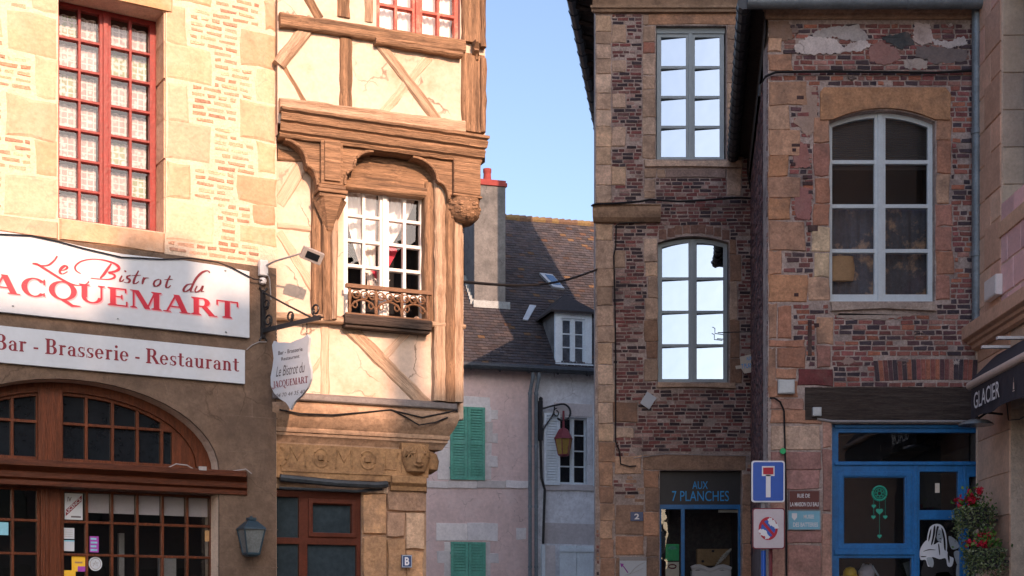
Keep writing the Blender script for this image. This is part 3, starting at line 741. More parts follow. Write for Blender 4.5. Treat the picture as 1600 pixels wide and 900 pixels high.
# rail above the jetty and the moulded bressumer
TX((410, 158), (728, 198), .12, d1 + .05, name='rail', mt='pale timber')
bz1, bz0 = FH.p(600, 192, J + .06)[1], FH.p(600, 233, J + .06)[1]; hh = bz1 - bz0
m = M(); xs_ = [-.05 + (xj - .06 + .05) * i / 26 for i in range(27)]
prof = [(.05, -.02), (-J + .02, -.02), (-J - .02, .0), (-J - .035, .10), (-J - .03, .14), (-J - .06, .2), (-J - .075, .44), (-J - .06, .5), (-J - .09, .56), (-J - .105, .78), (-J - .09, .84), (-J - .12, .9), (-J - .12, 1.0), (.05, 1.04)]
for i in range(26):
    def pp(x, s_): return [(x + (0 if x < xj - .2 else -(y_ + J) * .5), y_ + s_[1] * (.4 if y_ < 0 else 0), bz0 + z_ * hh + s_[0]) for y_, z_ in prof]
    rs = random.Random(i); a = pp(xs_[i], (rs.uniform(-.003, .003), 0)); rs = random.Random(i + 1); b = pp(xs_[i + 1], (rs.uniform(-.003, .003), 0))
    for k in range(len(prof) - 1): m.face([a[k], b[k], b[k + 1], a[k + 1]])
m.face(a and b); m.build('bressumer', G('timber'), H)
# middle storey posts
dp = .06
T((499, 238), (499, 500), .13, dp, name='post'); T((514, 305), (514, 500), .11, dp + .05, name='post'); T((524, 300), (524, 498), .05, dp + .07, name='post', mt='pale timber')
T((673, 285), (673, 505), .11, dp, name='post'); T((689, 280), (689, 626), .12, dp + .035, name='post', mt='pale timber'); T((705, 300), (705, 628), .09, dp + .06, name='post'); T((717, 330), (717, 628), .10, dp + .05, name='corner_post', mt='pale timber')
T((436, 318), (492, 226), .13, .010, name='brace', mt='faded timber', th=.05); T((436, 362), (502, 470), .10, .008, name='brace', mt='faded timber', th=.05)
T((434, 352), (500, 359), .06, .012, name='rail', mt='faded timber', th=.05); T((434, 240), (496, 246), .1, .03, name='rail', th=.06)
T((534, 262), (692, 282), .30, .025, name='lintel', th=.1); T((534, 285), (694, 304), .09, .06, name='lintel')
T((540, 506), (668, 634), .14, .016, name='brace', th=.06, mt='pale timber'); T((598, 560), (656, 498), .09, .010, name='brace', th=.05, mt='faded timber')
T((466, 614), (512, 544), .06, .006, name='brace', th=.05, mt='faded timber')
T((508, 505), (508, 622), .09, .014, name='post', th=.05, mt='faded timber')
T((430, 492), (540, 500), .07, .10, name='ledge', mt='pale timber'); T((676, 506), (728, 510), .05, .10, name='ledge', mt='pale timber')
m = M()
def bracket(x, z, w_, h_, y0, y1, sgn, mm):
    pts = [(x, z), (x + sgn * w_, z)]
    for i in range(9):
        t = i / 8; a = t * math.pi / 2
        pts.append((x + sgn * w_ * (1 - math.sin(a) * .62), z - .035 - h_ * .5 * (1 - math.cos(a))))
    for i in range(7):
        t = i / 6; a = t * math.pi / 2
        pts.append((x + sgn * w_ * .34 * (1 - math.sin(a) * .75), z - .035 - h_ * .56 - h_ * .44 * (1 - math.cos(a))))
    pts.append((x, z - h_ - .03))
    mm.prism(pts, (), y0, y1, back=True)
    q = [(px_, pz_) for px_, pz_ in pts[2:-1]]
    mm.tube([(a, y0 - .005, b + .015) for a, b in q], .016, 6)
zt_ = FH.p(600, 238, .14)[1]
for px, sg, wd, hg in ((500, -1, .33, .38), (534, 1, .30, .34), (706, -1, .40, .36)):
    mm = M(); bracket(FH.x(px, .14), zt_ + .012, wd, hg, -.15, -.02, sg, mm); mm.build('arch_bracket', G('timber'), H, bevel=.006)
# pendant on the middle post
m = M(); q = FH.r(500, 535, 228, 290, .16); xc = (q[0] + q[1]) / 2; hwid = (q[1] - q[0]) / 2
m.box(q[0], q[1], -.19, 0, q[2], zt_ + .03); m.box(q[0] + .03, q[1] - .03, -.21, -.18, q[2] + .03, zt_ + .02)
for k, e in ((0, .02), (1, .035), (2, .02)): m.box(q[0] - e, q[1] + e, -.19 - e, 0, q[2] - .04 * (k + 1), q[2] - .04 * k - .006)
m.build('pendant_block', G('timber'), H, bevel=.008)
m = M(); m.lathe([(.01, -.30), (.045, -.27), (.05, -.25), (.06, -.22), (.15, -.03), (.165, 0)], (xc, -.10, q[2] - .12), 6, sx=1, sy=.8); m.build('pendant', G('timber'), H)
# corner corbel with carved leaf band
m = M(); q = FH.r(706, 748, 246, 306, .14); 
m.box(q[0], q[1], -.20, .2, q[2], zt_ + .03); m.box(q[0] - .012, q[1] + .012, -.215, .2, q[2] - .03, q[2] - .004); m.build('corbel', G('timber'), H, bevel=.012)
m = M(); 
prof = [(.05, -.26), (.10, -.25), (.155, -.20), (.175, -.12), (.165, -.06), (.172, -.03)]
m.lathe([(r_ * 1.15, z_) for r_, z_ in prof], ((q[0] + q[1]) / 2, -.05, q[2]), 20, sx=.86, sy=1)
for i in range(26):
    th = U(-2.9, -.2); z_ = U(-.22, -.05); r_ = .17 * 1.12 - abs(z_ + .1) * .35
    m.lathe([(.004, -.03), (.026, -.012), (.022, .012), (.004, .028)], ((q[0] + q[1]) / 2 + r_ * .86 * math.cos(th), -.05 + r_ * math.sin(th), q[2] + z_), 6)
m.build('corbel_carving', G('timber'), H, smooth=True)
# small-paned white window with curtains
zw = [FH.p(600, y, -.03)[1] for y in (497, 459, 419, 380, 341, 303)]
wr = (HW[0] + .01, HW[1] - .005, HW[2], HW[3])
wo = casement(H, wr, .05, 'white paint', 'clear glass', 2, 2, fw=.045, cw=.09, mw=.028, zs=zw, room=.6, roommat='room dark')
m = M(); x0, x1 = wr[0] + .04, wr[1] - .04; xm = (x0 + x1) / 2; ztop = HW[3] - .02; zk = zw[2] - .02
def drape(mm, top0, top1, bot0, bot1, y, col=(1, 1, 1), za=None, zb=None):
    za = za or ztop; zb = zb or zk; n = 14; s_ = 8
    P = lambda u, v: ((top0 + (top1 - top0) * u) * (1 - v ** 1.3) + (bot0 + (bot1 - bot0) * u) * v ** 1.3, y + .012 * math.sin(u * 26) + .012 * math.sin(u * 11 + v * 2), za + (zb - za) * v)
    for i in range(n):
        for k in range(s_):
            mm.face([P(i / n, k / s_), P((i + 1) / n, k / s_), P((i + 1) / n, (k + 1) / s_), P(i / n, (k + 1) / s_)], col)
drape(m, x0 - .01, xm - .03, xm - .17, xm - .03, .20); drape(m, xm + .02, x1 - .005, xm + .03, xm + .10, .20, zb=zw[3] + .0)
drape(m, xm - .13, xm - .01, xm - .10, xm - .01, .205, za=zk + .03, zb=zk - .22)
m.build('curtain', G('white cloth'), wo, smooth=True)
m = M(); xr = FH.x(612, -.12); a, b = FH.p(618, 385, -.12), FH.p(606, 418, -.12)
m.face([(a[0] - .05, .185, a[1] + .02), (a[0] + .0, .185, a[1] + .05), (a[0] + .04, .185, a[1] - .03), (b[0] + .02, .185, b[1]), (b[0] - .06, .185, b[1] + .03)]); m.face([(FH.x(583, -.12), .185, FH.p(583, 420, -.12)[1]), (FH.x(592, -.12), .185, FH.p(590, 420, -.12)[1]), (FH.x(592, -.12), .185, FH.p(590, 437, -.12)[1])])
m.build('red_lining', G('pinkish red cloth'), wo)
m = M(); cx_, cz_ = FH.p(600, 440, -.1)
st = [(cx_ + (.085 if i % 2 == 0 else .035) * math.sin(math.pi * i / 5), cz_ + (.11 if i % 2 == 0 else .04) * math.cos(math.pi * i / 5)) for i in range(10)]
m.prism(st, (), .15, .16); m.build('star_ornament', G('white paint'), wo)
# window guard
m = M(); yg = -.10; q = FH.r(540, 674, 452, 497, .10)
m.box(q[0], q[1], yg - .025, yg + .02, q[3] - .02, q[3] + .015); m.box(q[0], q[1], yg - .02, yg + .02, q[2], q[2] + .018)
for i in range(4):
    x = q[0] + .04 + (q[1] - q[0] - .08) * i / 3; m.lathe([(.012, 0), (.018, .05), (.010, .09), (.018, .16), (.012, q[3] - q[2])], (x, yg, q[2]), 8)
nn = 9
for i in range(nn):
    x = q[0] + .06 + (q[1] - q[0] - .12) * (i + .5) / nn; z = q[3] - .075
    m.tube([(x + .036 * math.cos(t), yg - .004, z + .036 * math.sin(t)) for t in [math.pi * k / 8 for k in range(17)]], .0075, 5)
    m.tube([(x + .016 * math.cos(t) + .012, yg - .004, z + .016 * math.sin(t)) for t in [math.pi * k / 4 for k in range(9)]], .006, 5)
for i in range(3):
    xa_, xb_ = q[0] + .04 + (q[1] - q[0] - .08) * i / 3, q[0] + .04 + (q[1] - q[0] - .08) * (i + 1) / 3
    m.tube([(xa_ + (xb_ - xa_) * t, yg, q[2] + .05 + (q[3] - q[2] - .17) * math.sin(math.pi * t) ** .6) for t in [k / 12 for k in range(13)]], .009, 5)
    for e in (-1, 1):
        xx = (xa_ if e > 0 else xb_) + e * .05
        m.tube([(xx + .022 * math.cos(t), yg, q[2] + .10 + .03 * math.sin(t)) for t in [math.pi * k / 6 for k in range(13)]], .007, 5)
gd = m.build('window_guard', G('rusty iron'), H)
m = M(); q2 = FH.r(538, 674, 496, 511, .12); m.box(q2[0], q2[1], -.14, .06, q2[2], q2[3]); m.box(q2[0] + .01, q2[1] - .01, -.115, .06, q2[2] - .03, q2[2] - .002); m.build('window_sill', G('old beam'), H, bevel=.008)
# base moulding of the oriel: flashing, cove and stone mouldings
xcv = FH.x(722, .05)
m = M(); m.profile([(.02, zl1 - .03), (-.13, zl1 - .03), (-.14, zl1 - .02), (-.14, zl1 + .02), (-.05, zl1 + .05), (.0, zl1 + .06)], -.1, xcv - .02, e1=-.5); m.build('lead_flashing', G('lead'), H)
hz = zl1 - .03 - zl0
pr = [(.2, zl0 - .05), (.14, zl0 - .05), (.02, zl0 - .03), (.0, zl0), (-.015, zl0 + .02), (-.03, zl0 + .03), (-.03, zl0 + .055), (-.045, zl0 + .06), (-.05, zl0 + .085), (-.045, zl0 + .10)]
pr += [(-.05 - .085 * math.sin(t * math.pi / 2), zl0 + .105 + (hz - .16) * t) for t in [k / 9 for k in range(10)]] + [(-.125, zl0 + hz - .03), (-.10, zl0 + hz - .02), (-.10, zl0 + hz)]
m = M(); xq = xcv - .06
def ring_(sx): return [(sx(y_), y_, z_) for y_, z_ in pr]
A = ring_(lambda y_: -.1); B = ring_(lambda y_: xq - .75 * max(0, y_ + .135)); Cc = [(xq - .55 * max(0, (y_ + .105)) , 1.5, z_) for y_, z_ in pr]
for i in range(len(pr) - 1):
    m.face([A[i], B[i], B[i + 1], A[i + 1]]); m.face([B[i], Cc[i], Cc[i + 1], B[i + 1]])
m.build('cove_moulding', G('cove stone'), H, smooth=True)
# frieze with rosettes and letters, capital
zf0, zf1 = FH.p(530, 750, .05)[1], FH.p(530, 697, .05)[1]; xf1 = FH.x(630, .05)
m = M(); m.box(-.1, xf1, -.05, .02, zf0, zf1)
m.build('frieze', G('ochre stone'), H, bevel=.005)
m = M(); zm = (zf0 + zf1) / 2 + .04; yk = -.047
for px in (502, 575):
    x = FH.x(px, .06); m.tube([(x + .07 * math.cos(t), yk, zm + .085 * math.sin(t)) for t in [math.pi * k / 10 for k in range(21)]], .014, 6); m.lathe([(.005, -.03), (.035, -.02), (.035, .02), (.005, .03)], (x, yk, zm), 8)
for px in (438,):
    x = FH.x(px, .06); m.tube([(x + .06 * math.cos(t), yk, zm + .085 * math.sin(t)) for t in [-math.pi / 2 + math.pi * k / 10 for k in range(11)]], .018, 6)
for px in (465, 538):
    x = FH.x(px, .06); m.tube([(x - .08, yk, zm - .09), (x - .065, yk, zm + .08), (x, yk, zm - .03), (x + .065, yk, zm + .08), (x + .08, yk, zm - .09)], .014, 6)
x = FH.x(611, .06); m.tube([(x - .06, yk, zm + .08), (x - .06, yk, zm - .08), (x + .05, yk, zm - .08), (x + .07, yk, zm + .08)], .014, 6)
m.box(0, xf1, -.062, -.03, zf0 + .06, zf0 + .085); m.build('carved_frieze_ornament', G('ochre stone'), H, smooth=False)
m = M(); zp = FH.p(530, 755, .1)[1]
m.tube([(-.02, -.09, zp + .03), (.5, -.09, zp), (FH.x(590, .1), -.09, zp - .005), (FH.x(606, .1), -.07, zp + .01)], .034, 8); m.tube([(-.02, -.06, zp - .06), (FH.x(560, .1), -.06, zp - .065), (FH.x(600, .1), -.04, zp - .03)], .014, 6); m.build('lead_pipe', G('dark zinc'), H)
# brown timber window of the ground floor
gx1 = FH.x(565, -.05); gz = FH.p(500, 768, -.05)[1]
m = M(); mx_ = FH.x(473, -.05); zt1 = FH.p(500, 846, -.05)[1]
cl = [[(-.3, .4), (mx_ - .035, .4), (mx_ - .035, zt1 - .03), (-.3, zt1 - .03)], [(-.3, zt1 + .03), (mx_ - .035, zt1 + .03), (mx_ - .035, gz - .06), (-.3, gz - .06)],
      [(mx_ + .045, .4), (gx1 - .05, .4), (gx1 - .05, zt1 - .03), (mx_ + .045, zt1 - .03)], [(mx_ + .085, zt1 + .075), (gx1 - .10, zt1 + .075), (gx1 - .10, gz - .12), (mx_ + .085, gz - .12)]]
m.prism([(-.4, .1), (gx1, .1), (gx1, gz), (-.4, gz)], cl, .05, .12)
gwn = m.build('shop_window', G('joinery brown'), H, bevel=.004)
m = M(); a_, b_, c_, d_ = mx_ + .05, gx1 - .055, zt1 + .04, gz - .07
m.prism([(a_, c_), (b_, c_), (b_, d_), (a_, d_)], [[(a_ + .042, c_ + .042), (b_ - .042, c_ + .042), (b_ - .042, d_ - .042), (a_ + .042, d_ - .042)]], .03, .055); m.build('tilting_sash', G('joinery brown'), gwn, bevel=.006)
m = M()
for c in cl: m.face([(a, .09, b) for a, b in c])
m.build('pane', G('blue grey glass'), gwn)
# stone pier, its blocks and the carved head capital
m = M(); PP = [(.33, .225, .14), (.36, .26, .17), (.30, .20, .13), (.38, .29, .20), (.34, .21, .11)]
for b in ((566, 604, 772, 836), (566, 604, 838, 905), (604, 664, 756, 800), (604, 632, 800, 840), (634, 663, 800, 858), (604, 634, 842, 905), (634, 662, 860, 905), (566, 604, 905, 980), (604, 662, 907, 980), (568, 628, 756, 772)):
    stone(m, FH.r(*b), PP, .02, .035, .010, .012, .0)
m.build('pier_stones', G('old stone'), H)
m = M(); q = FH.r(612, 676, 745, 760, .08); m.profile([(.02, q[2] - .05), (-.05, q[2] - .04), (-.06, q[2]), (-.10, q[2] + .03), (-.10, q[3]), (.0, q[3] + .02)], q[0], q[1] - .03, e1=-.4); m.build('pier_moulding', G('ochre stone'), H, bevel=.005)
m = M(); cx0, cx1 = FH.x(630, .1), FH.x(672, .1); z0_, z1_ = FH.p(650, 745, .1)[1], FH.p(650, 697, .1)[1]; cxm = (cx0 + cx1) / 2
m.box(cx0, cx1, -.06, .25, z0_, z1_ + .03)
hd = z1_ - z0_
m.lathe([(.03, .02), (.10, .05), (.135, .13), (.145, .22), (.12, hd - .02), (.05, hd + .01)], (cxm, -.06, z0_), 18, sx=.95, sy=.75)
m.lathe([(.012, -.05), (.03, -.03), (.022, .03), (.01, .06)], (cxm, -.175, z0_ + .16), 8)
for e in (-1, 1):
    m.lathe([(.008, -.02), (.024, 0), (.008, .02)], (cxm + e * .05, -.155, z0_ + .215), 8, sx=1.4)
for i in range(9):
    t = -1.3 + 2.6 * i / 8; m.tube([(cxm + .05 * math.sin(t), -.15, z0_ + hd * .98), (cxm + .115 * math.sin(t), -.10 - .06 * math.cos(t), z0_ + hd * .80), (cxm + .135 * math.sin(t), -.07 - .095 * math.cos(t), z0_ + hd * .62)], [.022, .02, .01], 6)
m.lathe([(.02, -.10), (.085, -.06), (.10, .02), (.075, .09), (.02, .12)], (cx1 + .05, .06, z0_ + hd * .5), 14, sx=.9, sy=1.2)
m.tube([(cxm - .04, -.158, z0_ + .105), (cxm, -.168, z0_ + .10), (cxm + .04, -.158, z0_ + .105)], .012, 5)
m.build('carved_capital', G('ochre stone'), H, smooth=True)
# red framed top window with pleated curtain
wr = (HT[0], HT[1], HT[2], HT[3]); zz = [HT[2] + .045 + .245 * i for i in range(7)]
wo = casement(H, (HT[0] + .004, HT[1] - .004, HT[2] + .002, zz[-1] + .05), -J + .04, 'bright red paint', 'clear glass', 2, 2, fw=.042, cw=.10, mw=.028, zs=zz, room=.5)
m = M(); n = 60
for i in range(n):
    f = lambda t: -J + .15 + .012 * math.sin(t * 90); a, b = i / n, (i + 1) / n
    if abs((a + b) / 2 - .48) < .02: continue
    X = lambda t: HT[0] + .03 + (HT[1] - HT[0] - .06) * t
    m.face([(X(a), f(a), HT[2] + .03), (X(b), f(b), HT[2] + .03), (X(b), f(b), HT[3]), (X(a), f(a), HT[3])])
m.build('pleated_curtain', G('white cloth'), wo)
T((588, 62), (724, 84), .05, J + .09, name='window_sill')
gable_roof(H, -.06, xj, -J, 7, 11, 3, over=.0)

# ================================================================== pink and grey house at the end of the street
B = thing('village_house', 'pink and grey rendered house with green shutters, dark tiled roof and dormer', 'house', FB)
zg = FB.p(800, 578)[1]; xl, xr, xs_ = FB.x(560), FB.x(1150), FB.x(835)
w1 = FB.r(703, 757, 636, 750); w2 = FB.r(704, 758, 847, 960); w3 = FB.r(874, 918, 652, 756); w4 = FB.r(874, 926, 853, 965)
m = M(); m.prism([(xl, 0), (xs_, 0), (xs_, zg), (xl, zg)], [], 0, .3); m.build('pink_wall', G('pink plaster'), B)
m = M(); m.prism([(xs_, 0), (xr, 0), (xr, zg), (xs_, zg)], [rect(w3)], .02, .3); m.build('grey_wall', G('grey plaster'), B)
m = M(); m.box(xl, xr, .3, 8.5, 0, zg - .02); m.build('house_body', G('grey plaster'), B)
LM = [(1, 1, 1), (.94, .93, .92), (1.05, 1.03, 1.0), (.9, .88, .86)]
m = M()
S = lambda l, r, t, b, pr=.012: stone(m, FB.r(l, r, t, b), LM, 0, pr, .006, .012, 0)
S(690, 766, 619, 636); S(688, 703, 636, 700); S(684, 703, 700, 750); S(757, 768, 636, 660); S(757, 778, 641, 655, .014); S(757, 770, 660, 690); S(757, 778, 677, 692, .014); S(757, 768, 692, 750); S(757, 778, 712, 730, .014)
m.build('window_surround', G('pale limestone'), B); m = M()
for l, r in ((655, 700), (700, 745), (745, 790), (790, 827)): S(l, r, 751, 763, .03)
m.build('string_course', G('pale limestone'), B); m = M()
S(682, 730, 818, 845); S(730, 778, 817, 845); S(806, 822, 825, 843); S(683, 704, 861, 880); S(694, 704, 847, 861); S(694, 704, 880, 905); S(758, 766, 847, 905); S(758, 779, 865, 880, .014)
m.build('window_surround', G('pale limestone'), B)
m = M(); S2 = lambda l, r, t, b, pr=.012: stone(m, FB.r(l, r, t, b), [(.78, .77, .78), (.7, .7, .72)], .02, pr, .006, .012, 0)
for nm, args in (('lintel', (866, 926, 630, 650)), ('string_course', (850, 945, 757, 767, .05)), ('lintel', (848, 945, 818, 850, .01)), ('quoin', (852, 868, 852, 900, .008))):
    m = M(); S2(*args); m.build(nm, G('pale limestone'), B)
def shutter(parent, x0, x1, z0, z1, y, mt, louv=True, solid=0.0, name='shutter'):
    m = M(); f = .07; mid = z0 + (z1 - z0) * .5
    holes = [[(x0 + f, z0 + f), (x1 - f, z0 + f), (x1 - f, mid - f / 2), (x0 + f, mid - f / 2)], [(x0 + f, mid + f / 2), (x1 - f, mid + f / 2), (x1 - f, z1 - f), (x0 + f, z1 - f)]]
    if solid == 1: holes = []
    elif solid: mid = z1 - .85; holes = [[(x0 + f, mid + f / 2), (x1 - f, mid + f / 2), (x1 - f, z1 - f), (x0 + f, z1 - f)]]
    m.prism([(x0, z0), (x1, z0), (x1, z1), (x0, z1)], holes, y - .04, y)
    for h in holes:
        a, b, c, d = h[0][0], h[1][0], h[0][1], h[2][1]; n = int((d - c) / .068)
        for k in range(n):
            z = c + (d - c) * (k + .5) / n; m.face([(a, y - .035, z - .03), (b, y - .035, z - .03), (b, y - .006, z + .026), (a, y - .006, z + .026)])
        m.face([(a, y - .003, c), (b, y - .003, c), (b, y - .003, d), (a, y - .003, d)])
    if solid:
        k = int((x1 - x0) / .11)
        for i in range(1, k): m.box(x0 + (x1 - x0) * i / k - .006, x0 + (x1 - x0) * i / k + .006, y - .046, y - .039, z0 + .02, (z1 - .1) if solid == 1 else mid)
        if solid == 1: m.box(x0 - .01, x1 + .01, y - .07, y - .035, z1 - .16, z1 - .06)
    for z in (z0 + .3, z1 - .3): m.box(x0 - .03 if name == 'shutter' else x0, x0 + .1, y - .048, y - .03, z - .02, z + .02)
    return m.build('shutter', G(mt), parent)
for (a, b, c, d), so_ in ((w1, 0), (w2, .5)):
    xm = (a + b) / 2; shutter(B, a, xm - .006, c, d, -.02, 'shutter green', solid=so_); shutter(B, xm + .006, b, c, d, -.02, 'shutter green', solid=so_)
xm = (w4[0] + w4[1]) / 2; shutter(B, w4[0], xm - .008, w4[2], w4[3], -.015, 'shutter white', solid=1); shutter(B, xm + .008, w4[1], w4[2], w4[3], -.015, 'shutter white', solid=1)
shutter(B, FB.x(849), FB.x(874), w3[2] - .05, w3[3] + .08, -.03, 'shutter white'); shutter(B, FB.x(926), FB.x(950), w3[2] - .05, w3[3] + .08, -.03, 'shutter white')
casement(B, (w3[0] + .01, w3[1] - .01, w3[2], w3[3]), .12, 'shutter white', 'dark glass', 2, 1, 4, fw=.05, cw=.12, mw=.035)
# gutter, downpipes
m = M(); zgt = FB.p(800, 574, .35)[1]; m.tube([(xl, -.33, zgt), (xr, -.33, zgt)], .095, 8)
for i in range(8): x = FB.x(640 + i * 45); m.tube([(x, -.33, zgt - .02), (x + .03, -.33, zgt - .02)], .108, 8)
m.build('gutter', G('dark zinc'), B, smooth=True)
m = M(); m.box(xl, xr, -.3, .05, zg - .02, zg + .1); m.build('eaves_board', G('old beam'), B)
for px in (829, 838.5):
    m = M(); x = FB.x(px, .1); m.tube([(x, -.3, zgt), (x, -.3, zgt - .25), (x - .02, -.12, zgt - .6), (x - .02, -.12, 0)], .050, 8)
    for z in (7.6, 6.2, 4.6, 3.0, 1.2): m.tube([(x - .02, -.12, z), (x - .02, -.12, z + .06)], .060, 8)
    m.build('downpipe', G('zinc'), B, smooth=True)
m = M(); x = FB.x(849, .05); m.box(x - .05, x + .05, -.06, .02, 0, FB.p(848, 852)[1]); m.build('cable_duct', G('shutter white'), B)
# roof: tiles laid on a slope
zrid = 13.55; yr = 4.6
slope = math.atan2(zrid - zg, yr + .35); Ls = math.hypot(zrid - zg, yr + .35)
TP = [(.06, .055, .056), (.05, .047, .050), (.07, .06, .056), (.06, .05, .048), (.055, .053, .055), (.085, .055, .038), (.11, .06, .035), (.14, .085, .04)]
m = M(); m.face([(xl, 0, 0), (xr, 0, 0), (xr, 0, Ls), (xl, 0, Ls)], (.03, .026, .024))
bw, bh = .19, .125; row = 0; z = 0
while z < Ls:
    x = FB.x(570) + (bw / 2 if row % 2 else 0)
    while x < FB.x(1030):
        k = U(.75, 1.25) * (1 + .5 * max(0, z / Ls - .35)); c = tuple(v * k for v in (rnd.choice(TP[:5]) if rnd.random() > .06 + .35 * max(0, z / Ls - .45) else rnd.choice(TP)))  # lichen-orange and lighter tiles gather near the ridge, painting its sunlit part in
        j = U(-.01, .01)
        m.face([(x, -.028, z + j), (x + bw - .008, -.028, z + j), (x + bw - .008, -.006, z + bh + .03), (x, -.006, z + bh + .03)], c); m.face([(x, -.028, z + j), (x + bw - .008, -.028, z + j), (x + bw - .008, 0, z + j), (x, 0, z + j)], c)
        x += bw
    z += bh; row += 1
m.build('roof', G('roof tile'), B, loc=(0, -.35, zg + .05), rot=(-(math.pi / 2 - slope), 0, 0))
rp = lambda x, s: (x, -.35 + s * math.cos(slope), zg + .05 + s * math.sin(slope))
m = M(); n = 40
for i in range(n):
    x = FB.x(570) + (FB.x(1030) - FB.x(570)) * i / n; dx = (FB.x(1030) - FB.x(570)) / n; a = rp(x, Ls)
    m.tube([(x, a[1], a[2] + U(-.01, .02)), (x + dx * 1.06, a[1], a[2] + .012)], [.10, .125], 8, (.16, .10, .06) if rnd.random() > .3 else (.22, .15, .06))
m.build('ridge_tiles', G('roof tile'), B)
m = M(); m.face([(xl, yr, zrid + .05), (xr, yr, zrid + .05), (xr, 9, zg), (xl, 9, zg)], (.05, .04, .035)); m.build('back_slope', G('roof tile'), B)
def at_roof(px, py):
    """point of the roof slope under a pixel"""
    a, b = FB.p(px, py, 0)
    best = None
    for k in range(400):
        s_ = Ls * k / 400; P = rp(0, s_); q = FB.p(px, py, -P[1])
        if best is None or abs(q[1] - P[2]) < best[0]: best = (abs(q[1] - P[2]), q[0], P[1], P[2], s_)
    return best[1:]
# chimney stack
xa, ya, za, sa = at_roof(765, 476)
F2 = ya - .1; q = FB.r(741, 790, 290, 478, -F2)
cd = 1.1; m = M(); m.box(q[0], q[1], F2, F2 + cd, q[2] - .8, q[3]); m.build('chimney', G('chimney render'), B, bevel=.02); ch = B.children[-1]
chim = [o for o in B.children if o.name.startswith('chimney')][0]
m = M(); m.box(q[0] - .04, q[1] + .04, F2 - .04, F2 + cd + .04, q[3], q[3] + .10); m.box(q[0] - .01, q[1] + .01, F2 - .01, F2 + cd, q[3] + .102, q[3] + .17); m.build('chimney_cap', G('terracotta'), chim, bevel=.01)
m = M(); xc = FB.x(762, -F2 - .4); m.lathe([(.13, 0), (.12, .05), (.105, .30), (.12, .34), (.12, .42), (.09, .43)], (xc, F2 + .45, q[3] + .17), 12); m.build('chimney_pot', G('terracotta'), chim, smooth=True)
m = M(); zz_ = FB.p(765, 474, -F2)[1]; m.box(q[0] - .03, q[1] + .12, F2 - .05, F2 + .02, zz_ - .16, zz_ + .06)
P1 = rp(q[0] - .04, 0); 
for k in range(8):
    s0 = sa + k * .16; a_, b_ = rp(q[0] - .05, s0), rp(q[0] - .05, s0 + .15); m.box(q[0] - .10, q[0] - .003, a_[1] - .05, b_[1], a_[2] - .02, a_[2] + .12)
m.build('chimney_flashing', G('zinc'), chim)
# skylight and a bent flashing
def on_roof(name, pts, mt, th=.05, par=B):
    mm = M(); P = [at_roof(*p) for p in pts]
    mm.face([(p[0], p[1] - th * math.sin(slope), p[2] + th * math.cos(slope)) for p in P])
    for i in range(len(P)):
        a, b = P[i], P[(i + 1) % len(P)]
        mm.face([(a[0], a[1], a[2]), (b[0], b[1], b[2]), (b[0], b[1] - th * math.sin(slope), b[2] + th * math.cos(slope)), (a[0], a[1] - th * math.sin(slope), a[2] + th * math.cos(slope))])
    return mm.build(name, G(mt), par)
sk = on_roof('skylight', [(842, 430), (862, 433), (881, 455), (863, 452)], 'pale metal', .09)
sg = on_roof('pane', [(850, 433), (863, 435), (876, 450), (864, 449)], 'sky glass', .10, sk)
on_roof('step_flashing', [(827, 479), (837, 480), (824, 503), (816, 502)], 'pale metal', .06)
# dormer
yd = -.20; q = FB.r(868, 925, 487, 573, -yd); xm = (q[0] + q[1]) / 2; zt = q[3]
dg = (FB.r(877, 914, 498, 567, -yd))
m = M(); m.prism(rect(q), [rect(dg)], yd, yd + .12)
dm = m.build('dormer', G('shutter white'), B, bevel=.01)
m = M(); m.box(q[0] - .02, q[1] + .02, yd - .07, yd + .1, q[2] - .02, q[2] + .07); m.build('dormer_sill', G('shutter white'), dm, bevel=.01)
dd = 3.2; sl0 = rp(q[0], (yd + .35) / math.cos(slope))
m = M()
for x in (q[0] + .01, q[1] - .01):
    yb = (zt - zg - .05) / math.tan(slope) - .35
    m.face([(x, yd + .1, q[2] - .3), (x, yb, zt), (x, yd + .1, zt)])
m.build('dormer_cheek', G('chimney render'), dm)
m = M(); c = (.045, .038, .034); o_ = .16; zr_ = FB.p(900, 462, -yd - .8)[1]; yb = (zr_ - zg - .05) / math.tan(slope) - .35
fL, fR, bL, bR = (q[0] - o_ - .5, yd - .05 + .4, zt - .05), (q[1] + o_, yd - .12, zt), (q[0] - o_ - .3, yb, zr_ - .1), (q[1] + o_, yb, zr_ - .1)
fL = (q[0] - o_, yd - .12, zt); ap = (xm, yd + .75, zr_); bk = (xm, yb + .3, zr_)
yeb = (zt - zg - .05) / math.tan(slope) - .35
m.face([fL, fR, ap], c); m.face([fL, ap, bk, (q[0] - o_, yeb + .1, zt)], c); m.face([fR, (q[1] + o_, yeb + .1, zt), bk, ap], c)
for P, Q in ((fL, fR), (fL, (q[0] - o_, yeb + .1, zt)), (fR, (q[1] + o_, yeb + .1, zt))):
    m.face([P, Q, (Q[0], Q[1], Q[2] - .06), (P[0], P[1], P[2] - .06)], c)
m.build('dormer_roof', G('roof tile'), dm)
casement(dm, dg, yd + .04, 'shutter white', 'sky glass', 2, 1, 3, fw=.05, cw=.14, mw=.03, room=None, name='dormer_window')

